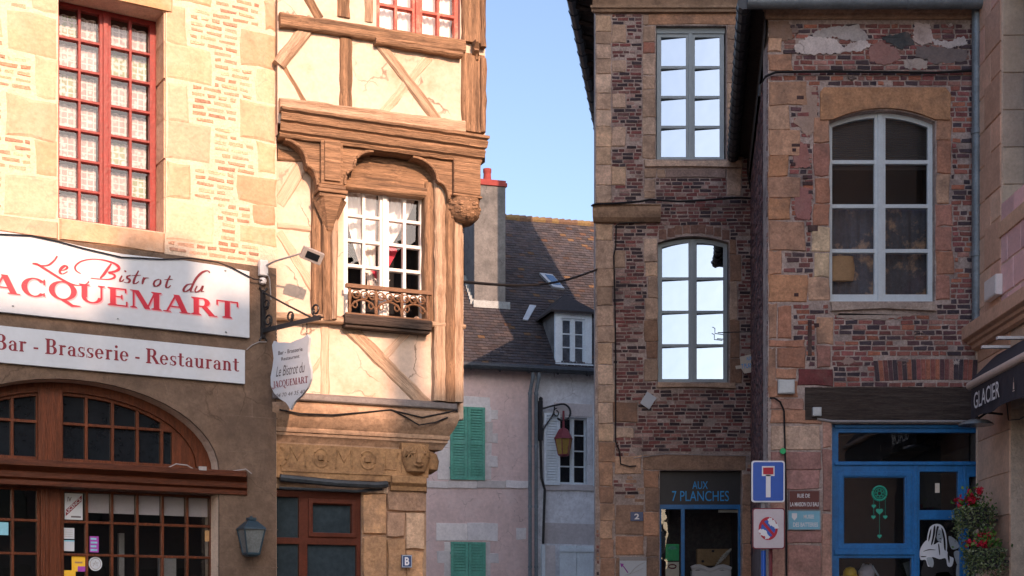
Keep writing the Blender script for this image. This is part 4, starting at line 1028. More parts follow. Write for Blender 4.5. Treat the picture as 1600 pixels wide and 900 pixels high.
# ================================================================== narrow brick house of the blue-lettered shop
K = thing('brick_house', 'narrow dark brick and stone house above the small glazed shop', 'house', FC)
c1 = FC.r(1025, 1135, 40, 249); c2 = FC.r(1028, 1139, 379, 597); dr = FC.r(1031, 1159, 735, 1010)
xC0, xC1 = 0.0, FC.x(1205); ztop = 11.35
m = M(); m.prism([(xC0, 0), (xC1, 0), (xC1, ztop), (xC0, ztop)], [rect(c1), arch_poly(c2, .10), rect(dr)], 0, .32)
sd = .128 / .99
m.face([(0, 0, 0), (sd * 14, 14, 0), (sd * 14, 14, ztop), (0, 0, ztop)]); m.build('wall', G('old mortar'), K)
m = M(); SP = []
def S3(l, r, t, b, pal=PALEST, pr=.014): 
    q = FC.r(l, r, t, b); SP.append(rect(q)); stone(m, q, pal, 0, pr, .008, .010, .003)
ys_ = [24, 50, 69, 92, 116, 146, 172, 198, 230, 258, 290, 318]
for i in range(len(ys_) - 1):
    S3(931, 955, ys_[i], ys_[i + 1])
for a, b in ((38, 68), (94, 114), (146, 170), (198, 230), (260, 290)): S3(956, 978, a, b)
for i, (a, b) in enumerate(((40, 66), (66, 84), (84, 118), (118, 140), (140, 184), (184, 212), (212, 248))):
    S3(1004, 1024, a, b, PALEST if i != 1 else [(.28, .13, .09)])
for i, (a, b) in enumerate(((40, 62), (62, 100), (100, 130), (130, 170), (170, 215), (215, 250))): S3(1136, 1160, a, b)
S3(1012, 1160, 22, 39, [(.37, .22, .13)]); S3(1004, 1014, 22, 40)
S3(1006, 1160, 251, 262, pr=.05); S3(1006, 1026, 263, 278); S3(1040, 1134, 264, 278, [(.25, .19, .16)]); S3(1026, 1040, 264, 278); S3(1006, 1024, 280, 300); S3(1136, 1158, 264, 306); S3(1006, 1024, 300, 310)
ly = [350, 376, 420, 448, 478, 510, 536, 570, 602, 630, 662, 690, 722, 760, 786, 814, 842, 872, 905, 940]
for i in range(len(ly) - 1): S3(931 + i * .4, 957 + (i % 3) * 2, ly[i], ly[i + 1], PALEST if i < 11 else OCH)
for l, r, a, b in ((960, 977, 391, 419), (958, 996, 628, 660), (962, 990, 668, 684), (1006, 1028, 372, 410), (1008, 1028, 410, 432), (1012, 1028, 432, 466), (1008, 1028, 466, 500), (1006, 1028, 500, 534), (1010, 1028, 534, 560), (1006, 1028, 560, 596), (1140, 1150, 375, 398), (1140, 1158, 398, 440), (1140, 1152, 440, 500), (1140, 1156, 500, 560), (1140, 1160, 560, 600)):
    S3(l, r, a, b, PALEST + [(.24, .155, .10), (.21, .13, .085), (.24, .15, .1)])
S3(1026, 1150, 598, 607, pr=.05)
S3(1005, 1166, 711, 734, [(.27, .18, .12)])
for l, r, a, b in ((1006, 1030, 735, 762), (1008, 1030, 762, 800), (1004, 1030, 800, 838), (1010, 1030, 838, 870), (1006, 1030, 870, 905), (962, 1006, 838, 868), (962, 1004, 872, 905), (962, 1006, 788, 836), (1160, 1178, 740, 790), (1160, 1180, 790, 850), (1160, 1180, 850, 905), (960, 1002, 712, 740)):
    S3(l, r, a, b, OCH + [(.24, .16, .11)])
S3(1026, 1030, 335, 347)
for i in range(9): S3(1030 + i * 12.2, 1042 + i * 12.2, 362 - (1 - ((i - 4) / 4.3) ** 2) * 9 - 2, 376 - (1 - ((i - 4) / 4.3) ** 2) * 11, [(.2, .12, .085), (.17, .1, .075)], .008)
m.build('stonework', G('old stone'), K)
m = M(); av = SP + [rect(c1), arch_poly(c2, .12), rect(dr)]
bricks(m, .02, xC1, FC.p(0, 705)[1], FC.p(0, 22)[1], av, DARKBR, .16, .041, .015, 0, .006, .07, .010)
bricks(m, .02, xC1, 0, FC.p(0, 705)[1], av, DARKBR + OCH, .16, .043, .016, 0, .004, .4, .010)
m.build('brickwork', G('brick'), K)
# cornice, string course
zc0 = FC.p(1040, 21)[1]
m = M(); m.profile([(0, zc0), (-.06, zc0), (-.07, zc0 + .04), (-.10, zc0 + .05), (-.10, zc0 + .09), (-.03, zc0 + .10), (-.03, zc0 + .34), (-.12, zc0 + .38), (-.22, zc0 + .5), (.1, zc0 + .5)], -.03, FC.x(1175), e0=.5); m.build('cornice', G('cove stone'), K, bevel=.004)
m = M(); q = FC.r(925, 1032, 320, 347, .08); h = q[3] - q[2]
m.profile([(0, q[2]), (-.06, q[2] + .01), (-.11, q[2] + h * .25), (-.13, q[2] + h * .6), (-.12, q[2] + h * .9), (-.14, q[3] - .02), (-.14, q[3]), (.0, q[3] + .015)], q[0] + .03, q[1], e0=.2); m.build('string_course', G('cove stone'), K, bevel=.005)
# left eaves with gutter running back
zE = EYE + 970 / FPX * 22 * 1.02
m = M(); a = Vector((-.38, -.3)); 
P = lambda s_, off, z: (off + sd * s_, s_, z)
m.tube([P(-.6, -.42, 11.45), P(14, -.42, 11.45)], .085, 8)
for i in range(26): m.tube([P(-.5 + i * .55, -.42, 11.45), P(-.47 + i * .55, -.42, 11.45)], .098, 8)
m.build('side_gutter', G('dark zinc'), K)
m = M(); m.face([P(-.5, -.40, 11.52), P(14, -.40, 11.52), P(14, .2, 11.36), P(-.5, .2, 11.36)])
for i in range(24): 
    p0, p1 = P(-.3 + i * .58, -.36, 11.4), P(-.3 + i * .58, .02, 11.3); m.tube([p0, p1], .045, 4)
m.build('eaves', G('old beam'), K)
m = M(); c = (.05, .04, .035)
m.face([P(-.5, -.45, 11.52), P(14, -.45, 11.52), (sd * 14 + 4, 12, 14.4), (4.4, 4.5, 14.4)], c); m.face([P(-.5, -.45, 11.52), (4.4, 4.5, 14.4), (9, 4.5, 14.4), (9, -.5, 11.5)], c); m.face([(4.4, 4.5, 14.4), (sd * 14 + 4, 12, 14.4), (12, 12, 14.4), (12, 4.5, 14.4)], c)
m.face([(sd * 14, 14, 11.4), (12, 14, 11.4), (12, 12, 14.4), (sd * 14 + 4, 12, 14.4)], c); m.build('roof', G('roof tile'), K)
m = M(); m.box(.93, 2.72, 12.2, 14.1, 0, 18.8); m.build('shade_tower', G('old mortar'), K)  # unseen tower, added to keep the far roof and chimney in shade
m = M(); m.box(sd * 14 + .02, 10, 13.7, 14, 0, 11.35); m.build('back_wall', G('old mortar'), K)
casement(K, (c1[0] + .02, c1[1] - .02, c1[2], c1[3] - .07), .10, 'grey blue paint', 'sky glass', 2, 1, 4, fw=.07, cw=.14, mw=.045, tilt=(-.115, .02), room=.3)
casement(K, (c2[0] + .01, c2[1] - .01, c2[2], c2[3]), .10, 'grey blue paint', 'sky glass', 2, 1, 4, rise=.085, fw=.065, cw=.13, mw=.045, tilt=(-.115, .02), room=.3)
m = M(); m.box(c1[0] + .012, c1[1] - .012, .08, .2, c1[3] - .085, c1[3] - .004); m.build('shutter_box', G('grey blue paint'), K)
# glazed shop door under its fascia
yd = .12; x0, x1, z0, z1 = dr; zt = FC.p(1095, 792, -yd)[1]; xm = FC.x(1067, -yd)
m = M(); fw = .035
m.prism([(x0, 0), (x1, 0), (x1, zt + .035), (x0, zt + .035)], [[(x0 + fw, .1), (xm - .028, .1), (xm - .028, zt - .035), (x0 + fw, zt - .035)], [(xm + .028, .1), (x1 - fw, .1), (x1 - fw, zt - .035), (xm + .028, zt - .035)]], yd, yd + .06)
sf = m.build('shop_door', G('shop blue'), K, bevel=.004)
m = M(); m.face([(x0, yd + .03, .1), (x1, yd + .03, .1), (x1, yd + .03, zt), (x0, yd + .03, zt)]); m.build('pane', G('shop glass'), sf)
m = M(); m.face([(x0, yd + .9, 0), (x1, yd + .9, 0), (x1, yd + .9, z1), (x0, yd + .9, z1)]); m.face([(x0, yd + .07, 0), (x0, yd + .9, 0), (x0, yd + .9, z1), (x0, yd + .07, z1)]); m.face([(x1, yd + .07, 0), (x1, yd + .9, 0), (x1, yd + .9, z1), (x1, yd + .07, z1)]); m.face([(x0, yd + .07, z1), (x1, yd + .07, z1), (x1, yd + .9, z1), (x0, yd + .9, z1)]); m.build('room', G('room dim'), sf)
m = M(); a = FC.r(1124, 1156, 795, 800, -yd); m.box(a[0], a[1], yd + .08, yd + .12, a[2], a[3] + .01); m.build('ceiling_lamp', G('cream board'), sf)
m = M(); m.box(x0 + .003, x1 - .003, yd + .01, yd + .05, zt + .036, z1 - .003); fa = m.build('fascia', G('anthracite'), K)
m = M(); q = FC.r(1082, 1106, 752, 764, -yd); put_text(m, 'AUX', q[0], q[1], q[2], q[3], yd + .006)
q = FC.r(1050, 1139, 767, 783, -yd); put_text(m, '7 PLANCHES', q[0], q[1], q[2], q[3], yd + .006); m.build('lettering', G('sign cyan'), fa)

# ================================================================== wing of brick with the blue shopfront
D = thing('brick_wing', 'weathered red brick house with big arched window over a blue shopfront', 'house', FD)
dw = FD.r(1296, 1461, 190, 471); dz = FD.p(0, 172)[1] - dw[3]
bs = FD.r(1300, 1530, 662, 1010); zE = FD.p(0, 8)[1]; xD1 = FD.x(1640)
m = M(); m.prism([(0, 0), (xD1, 0), (xD1, zE), (0, zE)], [arch_poly(dw, dz), rect(bs)], 0, .32)
m.build('wall', G('old mortar'), D)
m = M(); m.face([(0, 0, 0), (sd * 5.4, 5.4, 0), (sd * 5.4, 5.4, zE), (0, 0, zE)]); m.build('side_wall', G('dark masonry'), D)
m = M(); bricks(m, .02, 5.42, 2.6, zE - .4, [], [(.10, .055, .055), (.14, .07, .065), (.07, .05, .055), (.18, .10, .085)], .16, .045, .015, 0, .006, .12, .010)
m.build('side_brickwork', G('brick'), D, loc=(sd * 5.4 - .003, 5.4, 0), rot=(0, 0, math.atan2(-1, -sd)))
m = M(); SD = []
def S4(l, r, t, b, pal=REDST + OCH, pr=.016, poly=None):
    q = FD.r(l, r, t, b); SD.append(rect(q)); stone(m, q, pal, 0, pr, .008, .012, .003)
for l, r, a, b in ((1200, 1262, 128, 165), (1200, 1234, 165, 203), (1200, 1250, 203, 243), (1200, 1232, 243, 277), (1200, 1252, 277, 310), (1200, 1235, 310, 345), (1200, 1258, 345, 392), (1200, 1222, 392, 430), (1200, 1262, 430, 472), (1200, 1214, 474, 530), (1215, 1238, 478, 530), (1200, 1258, 532, 542), (1200, 1212, 544, 606), (1213, 1258, 542, 575), (1213, 1244, 576, 592), (1270, 1296, 182, 224), (1271, 1296, 224, 276), (1272, 1296, 278, 318), (1270, 1296, 318, 354), (1268, 1296, 354, 394), (1272, 1296, 396, 434), (1262, 1296, 434, 470), (1462, 1487, 182, 220), (1462, 1486, 220, 272), (1462, 1484, 272, 320), (1462, 1488, 320, 354), (1462, 1486, 354, 392), (1462, 1490, 392, 430), (1462, 1484, 430, 470), (1200, 1238, 84, 112), (1200, 1222, 60, 82), (1275, 1302, 496, 538), (1275, 1298, 540, 574), (1200, 1246, 596, 622), (1204, 1284, 640, 662)):
    S4(l, r, a, b, (REDST + OCH + [(.46, .37, .24)] if 1262 <= l < 1500 else REDST[3:] + OCH + [(.36, .20, .11), (.34, .19, .12)]))
S4(1247, 1301, 576, 603, [(.15, .045, .045)]); S4(1296, 1462, 473, 486, [(.26, .22, .18)], .045)
for l, r, a, b in ((1204, 1256, 622, 640), (1204, 1282, 664, 705), (1204, 1284, 706, 735), (1206, 1282, 735, 765), (1228, 1284, 828, 850), (1230, 1284, 852, 905), (1204, 1228, 766, 905), (1284, 1299, 606, 700), (1284, 1299, 702, 800), (1284, 1299, 802, 905)):
    S4(l, r, a, b, [(.30, .17, .145), (.33, .20, .15), (.40, .30, .22), (.28, .16, .13)])
m.build('stonework', G('old stone'), D)
# arched lintel in one piece
m = M(); q = FD.r(1281, 1483, 138, 182); a = FD.r(1300, 1460, 166, 182)
n = 14; lower = [(a[0] + (a[1] - a[0]) * i / n, dw[3] + .015 + dz * (1 - (2 * i / n - 1) ** 2)) for i in range(n + 1)]
lin = [(q[0], dw[3] + .01)] + lower + [(q[1], dw[3] + .01), (q[1] + .01, q[3] - .08), (q[1] - .05, q[3]), (q[0] + .04, q[3]), (q[0], q[3] - .05)]
m.prism(lin, (), -.035, 0, (.33, .19, .10)); m.build('arched_lintel', G('old stone'), D, bevel=.012)
m = M(); av = SD + [arch_poly(dw, dz + .02), rect(bs), rect((q[0], q[1], dw[3], q[3]))]
sol = FD.r(1368, 1526, 558, 596)
bricks(m, .03, xD1 - .2, FD.p(0, 604)[1], FD.p(0, 32)[1], av + [rect(sol)], REDBR, .145, .045, .0155, 0, .007, .06, .010)
# soldier arch
nb = 22
for i in range(nb):
    x = sol[0] + (sol[1] - sol[0]) * i / nb; t = (i / nb - .6) * .35; c = rnd.choice(REDBR); bz = sol[2] + .02 - .05 * (i / nb - .6) ** 2
    m.block([(x, bz), (x + .05, bz), (x + .05 + t * .12, bz + .24), (x + t * .12, bz + .24)], 0, .008, .005, c)
m.build('brickwork', G('brick'), D)
# remnants of plaster and painted patches below the eaves
m = M()
def patch(pts, col, pr):
    p = FD.poly(pts); out = []; m = M()
    for i in range(len(p)):
        a, b = p[i], p[(i + 1) % len(p)]
        for k in range(12):
            t = k / 12; out.append((a[0] + (b[0] - a[0]) * t + U(-.013, .013), a[1] + (b[1] - a[1]) * t + U(-.013, .013)))
    m.prism(out, (), -pr, 0, col); m.build('plaster_remnant', G('old plaster'), D, bevel=.005)
patch([(1268, 52), (1300, 42), (1340, 40), (1360, 62), (1340, 66), (1300, 58), (1275, 66)], (.38, .37, .36), .014)
patch([(1240, 72), (1262, 58), (1300, 60), (1318, 74), (1345, 62), (1362, 70), (1345, 80), (1305, 84), (1262, 86), (1243, 82)], (.55, .52, .50), .018)
patch([(1428, 36), (1452, 38), (1458, 66), (1440, 72), (1426, 64)], (.52, .45, .42), .016)
patch([(1455, 62), (1480, 66), (1505, 58), (1512, 70), (1480, 76), (1460, 70)], (.50, .48, .47), .018)
patch([(1356, 78), (1376, 64), (1400, 76), (1408, 92), (1385, 102), (1360, 96)], (.30, .17, .15), .014)
patch([(1430, 72), (1470, 74), (1512, 78), (1510, 96), (1460, 100), (1432, 90)], (.17, .15, .145), .012)
patch([(1375, 58), (1420, 50), (1428, 70), (1405, 78), (1382, 64)], (.06, .07, .075), .013)
patch([(1412, 94), (1450, 92), (1448, 108), (1414, 108)], (.40, .36, .32), .012)
patch([(1201, 34), (1232, 34), (1240, 60), (1222, 66), (1201, 58)], (.22, .15, .11), .014)
patch([(1236, 132), (1276, 136), (1278, 200), (1262, 214), (1240, 190), (1256, 168)], (.34, .26, .21), .010)
patch([(1236, 220), (1262, 226), (1266, 262), (1240, 262)], (.30, .15, .13), .010)
patch([(1238, 290), (1268, 296), (1266, 345), (1244, 340)], (.28, .14, .13), .010)
for k in range(16):
    cx, cy, r = U(1215, 1505), rnd.choice([U(40, 108), U(120, 136), U(200, 470), U(485, 590)]), U(4, 10)
    if 1262 < cx < 1500 and 125 < cy < 480: continue
    patch([(cx + r * U(.5, 1.5) * math.cos(t), cy + r * U(.4, .9) * math.sin(t)) for t in [2 * math.pi * i / 7 for i in range(7)]], rnd.choice([(.36, .31, .28), (.42, .38, .35), (.30, .22, .19), (.20, .16, .15)]), U(.009, .013))
patch([(1300, 487), (1350, 489), (1400, 487), (1440, 492), (1380, 500), (1310, 498)], (.34, .29, .25), .012)
# small cavities drawn as near-black blocks
m = M()
for l, r, a, b in ((1244, 1256, 150, 156), (1236, 1250, 225, 230), (1237, 1244, 232, 238), (1236, 1243, 254, 260), (1254, 1262, 274, 280), (1254, 1270, 284, 290), (1262, 1278, 352, 362), (1240, 1248, 458, 464), (1262, 1268, 500, 556), (1272, 1280, 505, 512)):
    q = FD.r(l, r, a, b); m.block(rect(q), 0, .018, .004, (.05, .03, .03))
m.build('old_vents', G('old stone'), D)
# eaves mouldings and gutter of the front
m = M(); z = FD.p(1350, 31)[1]; m.profile([(0, z), (-.03, z), (-.05, z + .03), (-.05, z + .06), (-.09, z + .07), (-.10, z + .11), (-.14, z + .12), (-.15, z + .18), (.05, z + .18)], FD.x(1197), xD1, e0=.6); m.build('eaves_moulding', G('cove stone'), D, bevel=.004)
m = M(); zz_ = FD.p(1350, 3, .25)[1]; xg0 = FD.x(1166, .2)
m.tube([(xg0, -.24, zz_), (xD1, -.24, zz_)], .075, 10)
for i in range(5): x = xg0 + .6 + i * .62; m.tube([(x, -.24, zz_), (x + .02, -.24, zz_)], .083, 10)
m.build('front_gutter', G('zinc'), D, smooth=True)
m = M(); Q = lambda s_, off, zz: (off + sd * s_, s_, zz); ox = FD.x(1163, .15) + .02
m.tube([Q(-.25, ox, zz_), Q(5.3, ox, zz_)], .085, 10)
for i in range(20): m.tube([Q(-.1 + i * .27, ox, zz_), Q(-.08 + i * .27, ox, zz_)], .096, 10)
m.build('side_gutter', G('dark zinc'), D)
m = M(); m.face([Q(-.2, ox, zz_ + .05), Q(5.4, ox, zz_ + .05), Q(5.4, .02, zz_ - .02), Q(-.2, .02, zz_ - .02)]); m.face([Q(-.2, -.04, zz_ - .35), Q(5.4, -.04, zz_ - .35), Q(5.4, -.04, zz_), Q(-.2, -.04, zz_)]); m.build('side_eaves', G('old beam'), D)
m = M(); c = (.05, .04, .035); m.face([(xg0, -.28, zz_ + .06), (xD1, -.28, zz_ + .06), (xD1, 3.2, zz_ + 4.2), (ox + 2.2, 3.2, zz_ + 4.2)], c); m.face([(xg0, -.28, zz_ + .06), (ox + 2.2, 3.2, zz_ + 4.2), (ox + 2.2, 5.4, zz_ + 4.2), Q(5.4, ox - .05, zz_ + .06)], c); m.face([(ox + 2.2, 3.2, zz_ + 4.2), (xD1, 3.2, zz_ + 4.2), (xD1, 5.4, zz_ + 4.2), (ox + 2.2, 5.4, zz_ + 4.2)], c); m.build('roof', G('roof tile'), D)
# big arched window
zz = [FD.p(0, y, -.1)[1] for y in (460, 392, 322, 253, 184)]
wo = casement(D, dw, .10, 'pale blue paint', 'clear glass', 2, 1, rise=dz, fw=.055, cw=.13, mw=.045, zs=zz, room=.7, roommat='room dark')
m = M(); n = 26; zt_ = dw[3] + .02
for k in range(n): z = zt_ + .1 - k * .024; m.box(dw[0] + .04, dw[1] - .04, .20, .222, z - .016, z)
m.build('roller_blind', G('anthracite'), wo)
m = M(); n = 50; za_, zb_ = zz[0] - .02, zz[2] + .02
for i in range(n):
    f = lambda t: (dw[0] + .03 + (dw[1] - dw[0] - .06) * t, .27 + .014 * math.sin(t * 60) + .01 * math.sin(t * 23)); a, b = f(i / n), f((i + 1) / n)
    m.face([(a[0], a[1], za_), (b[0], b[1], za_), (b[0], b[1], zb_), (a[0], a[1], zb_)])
m.build('reflection_curtain', G('gold reflection cloth'), wo)  # cloth hung where the lower panes would mirror golden light
m = M(); q = FD.r(1303, 1330, 400, 440, -.17); m.lathe([(.02, 0), (.13, .01), (.15, .15), (.13, .3), (.02, .31)], ((q[0] + q[1]) / 2, .19, q[2]), 14, sy=.3); m.build('lampshade', G('kraft wood'), wo, smooth=True)
# weathered beam over the shopfront, conduit
m = M(); q = FD.r(1258, 1526, 605, 656, .02); n = 14
for i in range(n):
    xa_, xb_ = q[0] + (q[1] + .8 - q[0]) * i / n, q[0] + (q[1] + .8 - q[0]) * (i + 1) / n
    m.prism([(xa_, q[2] + U(-.004, .004)), (xb_ + .001, q[2]), (xb_ + .001, q[3]), (xa_, q[3] + U(-.006, .006))], (), -.03 + U(-.006, .004), .01)
m.build('shop_beam', G('old beam'), D, loc=(0, 0, 0))
m = M(); z = FD.p(0, 659)[1]; m.tube([(FD.x(1276), -.02, z + .03), (FD.x(1300), -.03, z), (xD1 - .8, -.03, z)], .016, 8); m.build('conduit', G('conduit grey'), D, smooth=True)
# blue shopfront
ys2 = .10; z0, z1 = 0, bs[3]; x0, x1 = bs[0], bs[1] + .35
fr = lambda l, r, t, b: FD.r(l, r, t, b, -ys2)
X = lambda p: FD.x(p, -ys2); Zp = lambda p: FD.p(0, p, -ys2)[1]
holes = [(1310, 1528, 676, 721), (1319, 1414, 746, 849), (1311, 1424, 872, 1000), (1437, 1497, 737, 797), (1437, 1500, 812, 1000), (1514, 1540, 745, 900)]
m = M(); m.prism([(x0, 0), (x1, 0), (x1, z1), (x0, z1)], [rect(fr(*h)) for h in holes], ys2, ys2 + .07)
bsf = m.build('blue_shopfront', G('shop blue'), D, bevel=.004)
m = M()
for l, r, t, b in ((1303, 1530, 722, 727), (1303, 1530, 664, 669), (1303, 1429, 858, 867)): q = fr(l, r, t, b); m.box(q[0], q[1], ys2 - .03, ys2, q[2], q[3])
for l, r in ((1428, 1433), (1505, 1509)): q = fr(l, r, 727, 1000); m.box(q[0], q[1], ys2 - .02, ys2, 0, q[3] - .003)
q = fr(1309, 1424, 737, 858); i_ = fr(1317, 1416, 744, 851); m.prism(rect(q), [rect(i_)], ys2 - .015, ys2)
m.build('mouldings', G('shop blue'), bsf, bevel=.005)
m = M()
for h in holes: q = fr(*h); m.face([(q[0], ys2 + .035, q[2]), (q[1], ys2 + .035, q[2]), (q[1], ys2 + .035, q[3]), (q[0], ys2 + .035, q[3])])
m.build('pane', G('shop glass'), bsf)
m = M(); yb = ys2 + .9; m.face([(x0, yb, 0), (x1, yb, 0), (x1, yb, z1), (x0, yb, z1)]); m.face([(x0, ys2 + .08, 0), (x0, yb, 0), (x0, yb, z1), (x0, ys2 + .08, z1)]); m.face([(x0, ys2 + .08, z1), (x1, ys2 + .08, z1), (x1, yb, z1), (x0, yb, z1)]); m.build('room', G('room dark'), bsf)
# downpipe at the junction with the corner house
m = M(); x = FD.x(1526, .12); m.tube([(x, -.12, zE + .2), (x, -.12, FD.p(0, 500, .12)[1])], .055, 10)
for py in (215, 405): z = FD.p(0, py)[1]; m.tube([(x, -.12, z), (x, -.12, z + .06)], .066, 10)
m.build('downpipe', G('zinc'), D, smooth=True)

# ================================================================== sandstone corner house with the awning (right)
E = thing('sandstone_house', 'sandstone house at the right edge with moulded cornice above the awning', 'house', FR)
xw = FR.x(1565); zsl = FR.p(1568, 345)[1]; zco = FR.p(1520, 545)[1]; xp = FR.x(1575)
XR = 9.0
m = M(); m.prism([(0, zco), (XR, zco), (XR, 16.5), (0, 16.5)], [[(xw, zsl), (xw + 1.2, zsl), (xw + 1.2, 8.6), (xw, 8.6)]], 0, .28)
m.face([(0, 0, 0), (0, 8, 0), (0, 8, 16.5), (0, 0, 16.5)]); m.build('wall', G('lime mortar'), E)
m = M(); m.prism([(0, 0), (xp, 0), (xp, zco), (0, zco)], (), .03, .9); m.box(xp, XR, .03, .3, FR.p(1575, 640)[1], zco); m.box(3.2, XR, .03, .3, 0, FR.p(1575, 640)[1]); m.build('ground_wall', G('lime mortar'), E)
m = M(); z = zsl - .02; SS = [(.42, .275, .195), (.45, .30, .215), (.38, .245, .17), (.46, .33, .24), (.40, .25, .19)]
z = zco; k = 0
while z < 9.0:
    h = .40; sp = xw * (.62 if k % 2 else .38)
    stone(m, (.0, sp, z, z + h), SS, 0, .012, .008, .004, .002); stone(m, (sp, xw - .002, z + (.07 if k % 2 else 0), min(z + h + (.07 if k % 2 == 0 else 0), 9.0)), SS, 0, .014, .008, .004, .002)
    z += h; k += 1
z = 0
while z < zco - .1: stone(m, (.0, xp, z, z + .46), SS, .03, .014, .008, .004, .002); z += .46
m.build('pier_blocks', G('sandstone'), E)
m = M(); z = zsl + .01
while z < 8.5: 
    c = rnd.choice([(.40, .33, .25), (.34, .28, .22), (.42, .35, .26)]); m.box(xw + .001, xw + .016, .012, .24, z, z + .40, c); z += .41
m.build('window_reveal', G('sandstone'), E, bevel=.006)
m = M(); m.box(xw - .02, XR, -.03, .26, zsl - .17, zsl, (.42, .29, .2)); m.build('window_sill', G('sandstone'), E, bevel=.006)
m = M(); PKc = [(1, 1, 1), (.93, .9, .9), (1.06, 1.02, 1.0)]
zb = FR.p(1560, 485)[1]
for i in range(8):
    for k in range(4):
        x = xw + .01 + i * .42 + (.2 if k % 2 else 0) - .2; stone(m, (max(x, xw + .005), x + .41, zb - .2 + k * .34, zb - .2 + k * .34 + .33), PKc, 0, .012, .008, .004, .002)
m.build('pink_blocks', G('pink panel'), E)
q1 = FR.p(1512, 506, .17)[1]; q0 = FR.p(1512, 546, .1)[1]; h = q1 - q0
m = M(); m.profile([(0, q0 - .02), (-.05, q0), (-.06, q0 + h * .18), (-.10, q0 + h * .22), (-.11, q0 + h * .34), (-.15, q0 + h * .38), (-.17, q0 + h * .42), (-.17, q1), (.0, q1 + .03)], -.04, XR, (.40, .265, .185), e0=.3); m.build('cornice', G('sandstone'), E, bevel=.005)
casement(E, (xw + .01, xw + 1.15, zsl, 8.5), .24, 'grey blue paint', 'clear glass', 2, 1, 4, fw=.07, cw=.12, mw=.04)
# recessed dark shopfront beside the pier
m = M(); zt_ = FR.p(1578, 640)[1]
m.prism([(xp, 0), (3.2, 0), (3.2, zt_), (xp, zt_)], [[(xp + .12, .15), (1.9, .15), (1.9, 2.2), (xp + .12, 2.2)]], .22, .30); m.box(xp, 3.2, .17, .22, 2.28, 2.40); sfd = m.build('dark_shopfront', G('anthracite'), E, bevel=.006)
m = M(); m.face([(xp + .1, .27, .1), (1.95, .27, .1), (1.95, .27, 2.25), (xp + .1, .27, 2.25)]); m.build('pane', G('dark glass'), sfd)
m = M(); m.box(.02, XR, .6, 8, 0, 16.4); m.build('house_body', G('lime mortar'), E)
m = M(); m.box(-.0, XR, -.1, 8, 16.52, 16.9, (.4, .27, .19)); m.build('roof_slab', G('sandstone'), E)

# ================================================================== houses across the square (behind the camera): they shade the lower walls
FO = Frame(800, 1.0, (-.892, -.451)); FO.O = Vector((9.13, -9.3))
Q = thing('terraced_house', 'long terrace of stone houses with chimneys across the square, outside the photograph', 'house', FO)
m = M()
T0 = 3.95
def seg(t0, t1, z, y0=0, y1=7): m.box(-(t1 - T0), -(t0 - T0), y0, y1, 0, z)
seg(.3, 2.3, 15.75); seg(2.31, 3.35, 15.9); seg(3.36, 3.97, 16.1); seg(3.98, 5.2, 15.0); seg(5.21, 7.2, 15.4)
m.build('wall', G('dark facade'), Q)
m = M(); seg(2.52, 3.22, 16.65, .2, .8); seg(3.74, 3.96, 16.6, .2, .8); seg(5.06, 5.40, 16.15, .2, .8); m.build('chimney', G('brick'), Q)
m = M()
for i in range(4):
    for k in range(5): m.box(-2.9 + i * 1.7, -2.0 + i * 1.7, -.03, .01, .8 + k * 2.9, 2.7 + k * 2.9)
m.build('window', G('dark glass'), Q)

FO2 = Frame(800, 1.0, (0, -1)); FO2.O = Vector((9.0, 7.5))
Q2 = thing('added_low_house', 'plain low stone house added beside the square, outside the photograph on the right', 'house', FO2)  # added out of view to keep bright horizon sky out of the bistro panes
m = M(); m.box(0, 14.5, 0, 6, 0, 9.0); m.build('wall', G('dark facade'), Q2)
m = M()
for i in range(6):
    for k in range(3): m.box(1 + i * 2.2, 2 + i * 2.2, -.03, .01, .8 + k * 2.8, 2.6 + k * 2.8)
m.build('window', G('dark glass'), Q2); gable_roof(Q2, 0, 14.5, 0, 6, 9.0, 1.2)

# ================================================================== things on the bistro
def lift(F, pts, y): return [(x, y, z) for x, z in pts]
def zoompt(F, px, py, d, zx, ox, oy): return F.p(ox + px / zx, oy + py / zx, d)
ZA = lambda pts, d=.075: [FL.p(a / 3.104, 350 + b / 3.104, d) for a, b in pts]     # survey points of the lettering
# upper sign
yS = -.075
s1 = thing('bistro_sign', 'large white sign lettered Le Bistrot du Jacquemart above the shopfront', 'sign', FL, (FL.x(195), 0, FL.p(195, 450)[1]))
top = [FL.p(a, b, .07) for a, b in ((390, 424), (360, 418), (330, 413), (283, 406), (240, 402), (193, 397), (160, 391), (129, 385), (100, 378), (70, 372), (48, 368), (0, 361), (-60, 352), (-160, 338))]
bl = FL.p(390, 528, .07); bx = FL.x(-160, .07); zb = bl[1]
m = M(); m.prism([(bx, zb), (bl[0], zb)] + top, (), -.07, -.035, back=True); m.build('board', G('sign white'), s1, bevel=.003)
m = M()
base = FL.p(185, 481, .075); x0 = FL.x(-42, .075); x1 = FL.x(373, .075); cap = .152
serif(m, 'JACQUEMART', x0, zb + .155, cap, yS + .001, width=x1 - x0); ms = M(); serif(ms, 'JACQUEMART', x0 + .010, zb + .145, cap, -.0712, width=x1 - x0)
ms.build('letter_shadow', G('sign pink'), s1); m2 = M()
m.build('lettering', G('sign red'), s1)
